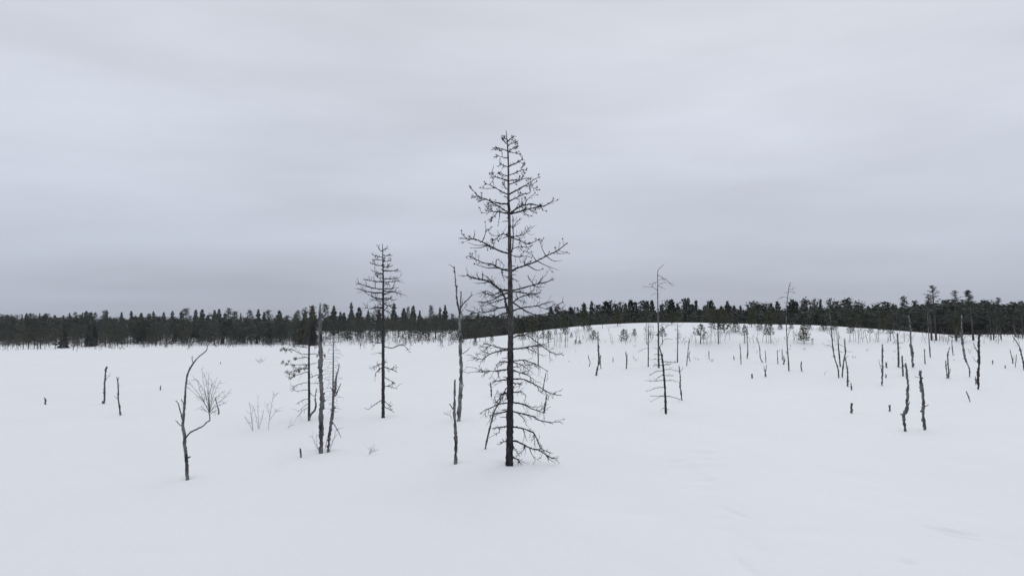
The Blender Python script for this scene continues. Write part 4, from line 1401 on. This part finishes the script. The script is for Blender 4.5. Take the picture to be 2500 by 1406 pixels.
shrub('left one of three pale birch saplings in the open snow', (617, 1052), [to_px(c4, [(1737, 992), (1725, 900), (1715, 800)]), to_px(c4, [(1737, 992), (1710, 940), (1680, 890)]), to_px(c4, [(1737, 985), (1728, 880), (1740, 830)])], mat=M_PALE, group='birch saplings')
shrub('middle one of three pale birch saplings, the tallest', (631, 1047), [to_px(c4, [(1777, 978), (1772, 860), (1770, 745)]), to_px(c4, [(1777, 975), (1755, 880), (1735, 815)]), to_px(c4, [(1777, 975), (1800, 900), (1812, 840)])], mat=M_PALE, group='birch saplings')
shrub('right one of three pale birch saplings, beside the short stub', (655, 1049), [to_px(c3, [(36, 1185), (50, 1080), (62, 1000), (70, 962)]), to_px(c3, [(42, 1130), (75, 1085), (102, 1055)]), to_px(c3, [(62, 1000), (95, 965)]), to_px(c3, [(45, 1110), (30, 1040)])], mat=M_PALE, group='birch saplings')
shrub('faint twig in the snow left of the half-dead pine', (702, 1046), [to_px(c3, [(150, 1178), (168, 1150), (172, 1130)]), to_px(c3, [(155, 1170), (185, 1155)])], .7, M_PALE, 2)
shrub('thin shoots at the left foot of the tall grey snag', (778, 1100), [to_px(c3, [(330, 1305), (312, 1265), (297, 1225)]), to_px(c3, [(330, 1305), (322, 1260), (320, 1215)])], 1, M_TWIG, 4)
shrub('thin shoots at the right foot of the dark twisted snag', (808, 1100), [to_px(c3, [(402, 1300), (425, 1230), (442, 1180)]), to_px(c3, [(402, 1290), (420, 1250), (448, 1205)])], .8, M_TWIG, 4)
shrub('small twig fan alone in the snow below the slender dead pine', (900, 1109), [to_px(c3, [(630, 1332), (655, 1295), (665, 1265)]), to_px(c3, [(635, 1325), (665, 1310), (692, 1300)]), to_px(c3, [(635, 1325), (640, 1290)])], .9, M_TWIG, 3)
shrub('pale twig beside the knotty snag left of the tall pine', (1104, 1026), [to_px(c2, [(200, 1015), (190, 980), (180, 940)]), to_px(c2, [(200, 1010), (170, 975), (135, 965)])], .8, M_PALE, 5)
shrub('small bent brush alone far out on the left snow', (633, 886), [[(632, 886), (634, 881), (640, 878)], [(634, 886), (630, 880)], [(636, 886), (641, 880)]], .8, M_PALE, 3)
shrub('faint bent twig between the upright sticks on the ridge snow', (1552, 881), [to_px(c5, [(578, 880), (570, 862), (560, 855)]), to_px(c5, [(578, 880), (584, 868)])], .7, M_PALE, 2)
shrub('faint twig left of the curved snag foot', (2014, 917), [to_px(c6, [(985, 865), (980, 845), (985, 838)])], .7, M_PALE, 2)


# ---- the other snags, sticks and stumps
def snag(label, cf, pts, widths, brs=(), mat=M_MID, rough=.5, knots=3, jag=1.0, name='dead_snag', cat='snag', group=None, twn=0):
    px = to_px(cf, pts) if cf else pts
    D = Dead(name, label, cat, px[0], single=not brs, group=group)
    D.trunk(px, widths, mat, rough=rough, jag=jag, knots=knots, sides=8, lean=rng.uniform(-.1, .1) * (px[0][1] - px[-1][1]) * D.k)
    for b in brs:
        tw = b[2] if len(b) > 2 else twn
        D.branch(to_px(cf, b[0]) if cf else b[0], b[1], max(.6, b[1] * .5), mat if b[1] > 1.3 else M_TWIG, twigs=tw, tl=(4, 12), tw=.7, rough=.3)
    return D


# left snow
snag('short crooked stump alone at the far left of the snow', c4, [(313, 808), (308, 795), (314, 785), (309, 768)], [4.6, 4, 4.2, 3], name='dead_stump', cat='stump', knots=1)
snag('straight snag with one thin side twig, left one of the left pair', c4, [(715, 803), (717, 740), (719, 680), (722, 620), (727, 560)], [5, 4, 4.6, 4, 4], [([(706, 800), (702, 792)], 4.2), ([(722, 640), (745, 615), (760, 590)], 1.2, 1)])
snag('thin snag with forked tip, right one of the left pair', c4, [(826, 882), (820, 820), (812, 760), (812, 690), (808, 640), (802, 622)], [4.4, 4, 3, 3, 2.6, 1.6], [([(810, 640), (820, 615)], 1.5), ([(812, 775), (782, 748)], 1), ([(815, 680), (826, 672)], 1)])
snag('tiny stub alone in the snow behind the left pair of snags', c4, [(1101, 710), (1101, 698), (1102, 685)], [2.4, 2.4, 2], name='dead_stump', cat='stump', knots=0)
snag('tiniest stub on the far left snow, near the forest edge', c4, [(1513, 530), (1514, 524), (1515, 518)], [1.6, 1.6, 1.2], name='dead_stump', cat='stump', knots=0)
snag('short broken stem beside the twig broom of the forked birch', c4, [(1500, 876), (1502, 850), (1492, 815), (1482, 780), (1476, 760)], [3, 3.6, 1.6, 2.6, 1.6], knots=1)
# centre
snag('short stick in the snow left of the tall pine trunk', c2, [(498, 840), (498, 790), (491, 735)], [3.4, 3.4, 2.6], knots=1)
snag('slanted stick in the snow right of the tall pine trunk', c2, [(891, 800), (902, 730), (914, 660)], [2.4, 2.6, 1.8], knots=1)
snag('thick broken stub with a side spur, right of the tall pine', c2, [(902, 962), (908, 910), (918, 840)], [4.4, 5.2, 3], [([(903, 930), (885, 905)], 1.6)])
# ridge, left half
snag('stout crooked snag on the left part of the ridge', c5, [(255, 992), (262, 940), (276, 885), (272, 800), (268, 720), (268, 642)], [4.4, 4, 4.6, 3.6, 3.4, 2.8], knots=4)
snag('thin bent stick touching the stout crooked snag', c5, [(291, 937), (286, 880), (292, 830)], [2.4, 2.2, 1.4], knots=1)
snag('short bent stick left of the stout crooked snag', c5, [(196, 918), (204, 885), (191, 852), (188, 826)], [2, 2, 1.6, 1.2], knots=1)
snag('tiny upright stick between the stout snag and forked stick', c5, [(391, 885), (391, 865), (391, 843)], [1.8, 1.8, 1.2], knots=0)
snag('short forked stick right of the stout crooked snag', c5, [(500, 938), (503, 870), (495, 806)], [3, 3, 2.2], [([(503, 850), (512, 818)], 1.8)])
snag('tiny upright stick near the ridge crest above the forked stick', c5, [(504, 651), (503, 618)], [1.6, 1.6], knots=0)
snag('slim dark tree with a single needle tuft, left of the bare birch', c5, [(678, 920), (679, 800), (678, 700), (681, 625), (680, 560)], [3, 2.6, 2.4, 1.6, .7],
     [([(678, 650), (700, 655), (712, 648)], 1, 3), ([(679, 770), (640, 775), (592, 802)], .9, 3), ([(680, 640), (650, 620)], .8, 3), ([(680, 600), (705, 590)], .8, 3), ([(678, 690), (655, 690)], .7, 2)], mat=M_DARK, rough=.15, knots=0, name='slim_tree', cat='dead tree')
T = snag('tall bare birch with drooping top on the ridge', c5, [(765, 930), (762, 800), (762, 640), (757, 450), (755, 300), (755, 190), (758, 135), (785, 105), (810, 82)], [5, 4.4, 4, 3, 2.2, 1.8, 1.4, 1.1, .7],
         [([(755, 300), (722, 276), (650, 265)], 1.3, 4), ([(755, 230), (720, 240), (688, 252)], 1.2, 4), ([(757, 172), (790, 190), (822, 215), (852, 232), (880, 264)], 1.5, 7), ([(757, 215), (785, 205), (815, 212)], 1.1, 3),
          ([(757, 262), (790, 236), (845, 236)], 1, 3), ([(757, 258), (790, 272), (820, 294)], .9, 2), ([(756, 325), (735, 325), (705, 334)], 1, 2), ([(757, 330), (772, 322)], .9), ([(757, 368), (768, 350)], .9),
          ([(757, 530), (738, 495), (705, 480)], 1.4, 3), ([(757, 520), (775, 492)], 1.3), ([(762, 650), (810, 612), (858, 575)], 1.3, 8), ([(762, 675), (735, 660), (706, 662)], 1.2, 2), ([(763, 780), (800, 712), (825, 693), (880, 700)], 1.6, 2),
          ([(763, 590), (800, 575), (825, 572)], 1, 5), ([(762, 640), (730, 640)], 1, 1)], mat=M_MID, rough=.16, knots=2, jag=0, name='dead_birch', cat='dead tree')
T = snag('small dark dead spruce with stubby branches, in front of bare birch', c5, [(822, 1303), (819, 1200), (814, 1090), (806, 980), (797, 890), (786, 820), (768, 752)], [5.6, 5.4, 5, 4.6, 4.2, 3.6, 1.6],
         [([(808, 1090), (750, 1092), (700, 1110), (660, 1120)], 1.6, 4), ([(812, 1030), (730, 1036), (650, 1034)], 1.6, 4), ([(812, 1036), (870, 1030), (925, 1042)], 1.5, 3), ([(806, 955), (750, 958), (712, 980), (684, 995)], 1.6, 5),
          ([(808, 945), (850, 942), (922, 956)], 1.6, 3), ([(808, 990), (850, 994), (890, 990)], 1.6, 3), ([(806, 985), (760, 1010), (735, 1040)], 1.5, 4), ([(816, 1164), (760, 1160), (700, 1160)], 1.8, 3), ([(818, 1160), (870, 1165), (945, 1190)], 1.8, 3),
          ([(800, 880), (850, 882), (895, 886)], 2, 4), ([(800, 905), (850, 900), (870, 895)], 1.8, 4), ([(798, 908), (750, 905), (715, 912)], 2.2, 6), ([(795, 860), (740, 860), (690, 862)], 1.4, 3), ([(792, 830), (750, 820), (728, 822)], 1.5, 3),
          ([(780, 770), (750, 772), (728, 765)], 1, 2), ([(793, 850), (798, 815)], 1.8, 2), ([(820, 1262), (795, 1258)], 2.4, 1), ([(820, 1258), (842, 1270)], 2, 1), ([(815, 1150), (750, 1180), (695, 1208)], .9, 2), ([(815, 1075), (830, 1095)], 1.4)],
         mat=M_DARK, rough=.2, knots=4, jag=0, name='dead_spruce', cat='dead tree')
snag('thin kinked snag right of the small dark dead spruce', c5, [(952, 1195), (946, 1130), (938, 1075), (940, 1010), (934, 960), (930, 920)], [3, 3.4, 3.6, 2.6, 3, 2], [([(938, 968), (962, 926)], 1.2)])
snag('slim bare tree with sparse upper twigs, right of the bare birch', c5, [(917, 886), (918, 800), (918, 700), (916, 600), (915, 555)], [3, 2.4, 2, 1.4, .7],
     [([(918, 660), (940, 650)], .8, 2), ([(917, 620), (895, 610)], .8, 2), ([(918, 700), (900, 690)], .8, 2), ([(917, 590), (945, 582)], .8, 3), ([(918, 690), (948, 680)], .8, 2), ([(918, 886), (895, 884), (893, 872)], 1.6)], mat=M_DARK, rough=.12, knots=0, name='slim_tree', cat='dead tree')
snag('long leaning stick right of the slim bare tree', c5, [(993, 916), (1000, 830), (1007, 760), (1015, 703)], [2, 2, 1.8, 1.6], knots=2)
snag('short zigzag stick touching the long leaning stick', c5, [(1020, 876), (1010, 830), (1020, 795)], [1.8, 1.8, 1.4], knots=1)
snag('short straight stick alone in mid ridge snow', c5, [(1176, 860), (1174, 830), (1174, 798)], [1.9, 1.9, 1.6], knots=1)
snag('small leafless bent shrub stem left of the long leaning stick', c5, [(975, 738), (985, 712), (998, 716)], [.9, .9, .7], knots=0)
# ridge, right half
snag('short slanted stub left of the thin knotty stick', c6, [(243, 732), (240, 716), (237, 698)], [2, 2.2, 1.6], knots=0)
snag('thin knotty stick, leftmost of the crowd in the right half', c6, [(299, 767), (296, 700), (292, 640), (288, 600)], [2.2, 2.2, 2, 1.2], knots=2)
snag('upright stick with a curved foot and thin tall tip', c6, [(347, 720), (353, 680), (353, 620), (351, 560), (350, 450)], [3.2, 2.6, 2.2, 1.4, .8], [([(350, 540), (365, 560), (373, 590)], .8), ([(351, 500), (340, 470)], .7, 2)], knots=1)
snag('short thick stub alone below the thin knotty stick', c6, [(389, 881), (388, 868), (387, 852)], [4, 3.6, 3.4], name='dead_stump', cat='stump', knots=1)
snag('small two-pronged stump on the right half of the ridge', c6, [(500, 870), (497, 845), (495, 825)], [3.6, 3, 2.8], [([(495, 828), (488, 805), (485, 778)], 2.2), ([(497, 830), (505, 800), (505, 770)], 2.6)], name='dead_stump', cat='stump', knots=0)
snag('long crooked stick bent to the left above the two-pronged stump', c6, [(475, 753), (456, 716), (452, 650), (440, 590), (428, 545)], [2, 2, 2, 1.6, 1], knots=2)
snag('thin straight stick above the two-pronged stump', c6, [(501, 752), (499, 705), (497, 658)], [1.8, 1.8, 1.4], knots=1)
snag('thin straight stick well left of the tall thin snag', c6, [(600, 764), (597, 710), (594, 658)], [2.2, 2, 1.4], knots=1)
snag('thin straight stick touching the stubby two-armed stump', c6, [(636, 736), (635, 690), (634, 650)], [2, 2, 1.6], knots=1)
snag('stubby two-armed stump at the left foot of tall thin snag', c6, [(648, 768), (650, 740), (647, 705)], [3.2, 3.2, 2.2], [([(650, 752), (660, 735), (657, 715)], 1.6)], name='dead_stump', cat='stump', knots=1)
snag('tall thin snag with a hooked tip against the sky', c6, [(690, 822), (686, 750), (680, 670), (675, 590), (670, 480), (669, 380), (675, 260), (683, 190), (692, 130), (704, 97)], [3.4, 3.4, 3, 2.6, 2.4, 2.2, 1.9, 1.6, 1.6, 1.2],
     [([(674, 222), (640, 218), (590, 236)], .9, 2), ([(682, 176), (710, 176), (742, 178)], 1.1, 2), ([(683, 182), (652, 184)], .9), ([(688, 152), (722, 156), (722, 135)], 1.1, 2), ([(692, 128), (712, 125)], 1), ([(674, 270), (650, 262)], .8, 1), ([(682, 646), (705, 640)], 1), ([(680, 516), (692, 520)], 1),
      ([(675, 225), (705, 232)], .8, 1), ([(670, 330), (640, 330), (610, 345)], .7, 2)], mat=M_MID, rough=.15, knots=2, jag=0)
snag('short forked stub right of the tall thin snag', c6, [(796, 826), (790, 790), (792, 752)], [2.8, 2.8, 2.2], [([(789, 790), (781, 762)], 1.2)], knots=1)
snag('long curved snag, leftmost of the three crooked ones', c6, [(1097, 878), (1092, 810), (1072, 742), (1056, 680), (1044, 570), (1032, 450), (1021, 330), (1018, 283)], [3, 3, 3.6, 3, 2.8, 2.4, 1.8, 1.2], [([(1043, 550), (1025, 520), (995, 505)], 1.1, 1), ([(1050, 640), (1015, 612), (978, 606)], 1, 3), ([(1060, 690), (1035, 708)], .9, 1)], knots=3)
snag('dark straight snag behind the three crooked ones', c6, [(1110, 786), (1104, 720), (1097, 650), (1092, 580), (1092, 500)], [3.6, 3.6, 3, 2.4, 1], [([(1095, 605), (1065, 606)], .9, 1), ([(1097, 600), (1130, 620)], .8, 1), ([(1100, 660), (1140, 668)], .8, 1), ([(1100, 640), (1070, 650)], .8, 1)], mat=M_DARK, rough=.2)
snag('forked crooked snag, middle one of the three', c6, [(1125, 874), (1132, 790), (1142, 720), (1152, 670), (1147, 610), (1147, 560)], [3, 3.2, 3.6, 3, 2.8, 2], [([(1152, 660), (1175, 662), (1210, 670)], .7, 1)], knots=3)
snag('crooked lower snag, rightmost of the three', c6, [(1171, 948), (1170, 880), (1168, 820), (1158, 760), (1152, 715)], [3.8, 4, 3.4, 2.8, 2], [([(1155, 725), (1162, 705), (1176, 698)], 1.6), ([(1170, 810), (1176, 775)], 1)], knots=4)
snag('short stub at the right foot of the three crooked snags', c6, [(1202, 978), (1200, 955), (1197, 928)], [3, 3, 2.2], knots=0)
snag('thick short stump alone below the three crooked snags', c6, [(1202, 1166), (1200, 1140), (1201, 1104)], [6, 5, 4.6], name='dead_stump', cat='stump', knots=3)
# right edge
snag('slim straight snag left of the grey post snag', c7, [(178, 942), (181, 860), (184, 780), (182, 700), (183, 616)], [3.4, 4.2, 4, 3.6, 3.2], [([(182, 668), (170, 660)], 1.2)], knots=4)
snag('tiny twiggy stub touching the slim straight snag', c7, [(215, 796), (213, 778), (210, 755)], [3.4, 3.2, 1.8], [([(215, 780), (223, 750)], 1.2), ([(212, 780), (206, 757)], 1)], name='dead_stump', cat='stump', knots=0)
snag('tiny stub right of the slim straight snag foot', c7, [(211, 878), (211, 853)], [2.6, 2], name='dead_stump', cat='stump', knots=0)
snag('faint thin stick left of the slim straight snag', c7, [(166, 795), (160, 765), (152, 732)], [1, 1, .8], knots=0)
snag('grey post snag with a flat top, right of slim straight snag', c7, [(313, 790), (314, 720), (310, 620), (305, 522)], [5, 4.6, 4.2, 3], [([(305, 560), (270, 600)], .7, 1), ([(306, 595), (360, 592)], .7, 1), ([(302, 530), (300, 480)], 1)], mat=M_GREY, rough=.2, knots=1)
snag('leaning grey post at the left of the tall peeling snag', c7, [(351, 864), (348, 800), (342, 712)], [4.2, 4, 4], [([(346, 800), (312, 790)], 1.2)], mat=M_GREY, rough=.2, knots=1)
snag('knobbly snag with a white broken tip below the right forest', c7, [(432, 792), (427, 730), (425, 680), (413, 600), (412, 510), (407, 440), (397, 372)], [5.6, 5, 6.4, 5, 4, 3.4, 1.6], [([(412, 560), (395, 530)], 1.2, 2), ([(425, 660), (410, 640)], 1.6)], mat=M_BIRCH, knots=4)
snag('tall peeling snag with an offset kink, left of the big pair', c7, [(372, 1315), (362, 1250), (356, 1185), (376, 1150), (386, 1090), (388, 1000), (391, 940), (383, 870), (373, 774)], [5.8, 6, 7, 7, 7.4, 5, 5.4, 4.6, 4], [([(356, 1180), (354, 1145)], 4.4), ([(384, 1130), (396, 1095), (407, 1070)], 2.6), ([(388, 1015), (400, 1000)], 2)], knots=7)
snag('thick peeling snag with a side spur, right of the big pair', c7, [(528, 1307), (524, 1255), (516, 1190), (516, 1080), (514, 1010), (500, 940), (492, 838)], [5, 7.6, 7.6, 6.6, 7, 7.4, 5], [([(490, 880), (470, 872), (444, 865)], 1.8), ([(520, 1118), (540, 1108), (561, 1097)], 2.2), ([(500, 990), (484, 980)], 2.2), ([(488, 850), (475, 845)], 1.4)], knots=8)
snag('low stump alone left of the big pair of snags', c7, [(240, 1152), (239, 1136), (241, 1118)], [4, 4.6, 4], name='dead_stump', cat='stump', knots=2)
snag('thin stick with forked tip right of the knobbly snag', c7, [(531, 765), (528, 710), (526, 650)], [2.4, 2.4, 2], [([(526, 655), (518, 645)], 1), ([(527, 660), (535, 645)], 1)], knots=1)
snag('long thin pole reaching up in front of the layered pine', c7, [(573, 711), (568, 640), (562, 560), (556, 450), (547, 300)], [2.8, 2.8, 2.4, 2, 1.2], [([(560, 500), (530, 520)], .7, 1), ([(557, 470), (580, 480)], .7, 1)], mat=M_GREY, rough=.15, knots=1)
snag('left stem of the twin snag in the right part', c7, [(711, 882), (706, 820), (701, 778), (699, 740)], [2.8, 2.4, 3.2, 1.6], knots=2)
snag('taller right stem of the twin snag in the right part', c7, [(723, 882), (724, 820), (718, 760), (716, 690), (724, 655), (732, 630)], [3.6, 3, 3, 3.2, 2.2, 1.8], [([(725, 850), (736, 825), (738, 800)], 1.4), ([(716, 672), (710, 665)], 1.4)], knots=2)
snag('thin wavy stick right of the twin snag', c7, [(759, 694), (754, 640), (750, 600), (752, 555)], [2, 2, 1.6, 1], knots=1)
snag('bent snag with a bleached white top, right of the twin snag', c7, [(895, 872), (893, 810), (876, 762), (858, 722), (848, 660), (836, 580), (831, 480), (829, 372)], [2.6, 2.8, 2.6, 4.8, 4.6, 4.6, 3.2, 2], [([(840, 590), (822, 540), (815, 500)], 2.2, 1), ([(845, 580), (855, 545), (856, 510)], 1.4, 1)], mat=M_BIRCH, knots=2)
snag('tall dark snag with two left prongs near the right edge', c7, [(967, 973), (963, 900), (966, 840), (973, 780), (969, 700), (970, 620), (972, 530)], [5, 5.4, 6.2, 5, 5, 4.8, 4.6], [([(966, 672), (945, 640), (924, 590)], 2.4), ([(964, 756), (940, 735), (918, 702)], 1.4)], mat=M_DARK, knots=7)
snag('thin stick at the left foot of the tall dark pronged snag', c7, [(946, 937), (944, 905), (943, 872)], [2, 2, 1.6], knots=0)
snag('short slanted stick alone below the tall dark pronged snag', c7, [(897, 1074), (884, 1030), (869, 993)], [2.4, 2.8, 2], knots=1)
snag('tiny stub right of the tall dark pronged snag', c7, [(1083, 768), (1083, 738)], [2.2, 2], name='dead_stump', cat='stump', knots=0)
snag('low tiny stub near the right edge', c7, [(1186, 799), (1185, 782)], [3, 2], name='dead_stump', cat='stump', knots=0)
snag('leaning stick left of the bowed stem at the right edge', c7, [(1249, 762), (1245, 725), (1234, 690), (1224, 648)], [2.8, 2.6, 2, 1.6], knots=1)
snag('thin branched twig between leaning stick and bowed stem at right', c7, [(1267, 795), (1272, 740), (1278, 688)], [1.4, 1.4, 1], [([(1271, 740), (1285, 720)], 1), ([(1270, 750), (1290, 745)], 1)], knots=0)
snag('bowed dark stem cut by the right edge of the photo', c7, [(1341, 815), (1330, 735), (1313, 670), (1296, 612), (1262, 560), (1245, 535)], [3.4, 3, 2.8, 2.4, 1.8, 1.2], [([(1310, 660), (1290, 645)], 1.3), ([(1316, 670), (1325, 645)], 1.2)], mat=M_DARK, knots=2)
# behind the tall pine
snag('thin pole with a sparse crown behind the right side of tall pine', None, [(1314, 893), (1314, 860), (1313, 835), (1313, 800)], [2.8, 2.4, 2, 1], [([(1313, 830), (1322, 824)], 1, 4), ([(1313, 822), (1304, 818)], 1, 4), ([(1313, 815), (1320, 806)], 1, 4), ([(1313, 808), (1306, 802)], .8, 3)], mat=M_DARK, rough=.12, knots=0, name='slim_tree', cat='dead tree')


# ------------------------------------------------------------------ thin winter haze over the mire
def haze():
    m = bpy.data.materials.new('haze')
    m.use_nodes = True
    nd, lk = m.node_tree.nodes, m.node_tree.links
    nd.clear()
    out = N(nd, 'ShaderNodeOutputMaterial')
    pv = N(nd, 'ShaderNodeVolumePrincipled')
    pv.inputs['Color'].default_value = (.93, .95, 1.0, 1)
    pv.inputs['Density'].default_value = .0002
    lk.new(pv.outputs[0], out.inputs['Volume'])
    x, z0, z1 = 6100.0, -9.0, 14.0
    V = [(a, b, c) for c in (z0, z1) for a, b in ((-x, -x), (x, -x), (x, x), (-x, x))]
    me = bpy.data.meshes.new('haze')
    me.from_pydata(V, [], [(3, 2, 1, 0), (4, 5, 6, 7), (0, 1, 5, 4), (1, 2, 6, 5), (2, 3, 7, 6), (3, 0, 4, 7)])
    me.materials.append(m)
    o = link('haze', me)
    o['kind'] = 'stuff'
    tag(o, 'thin winter haze lying over the whole mire', 'haze')


haze()
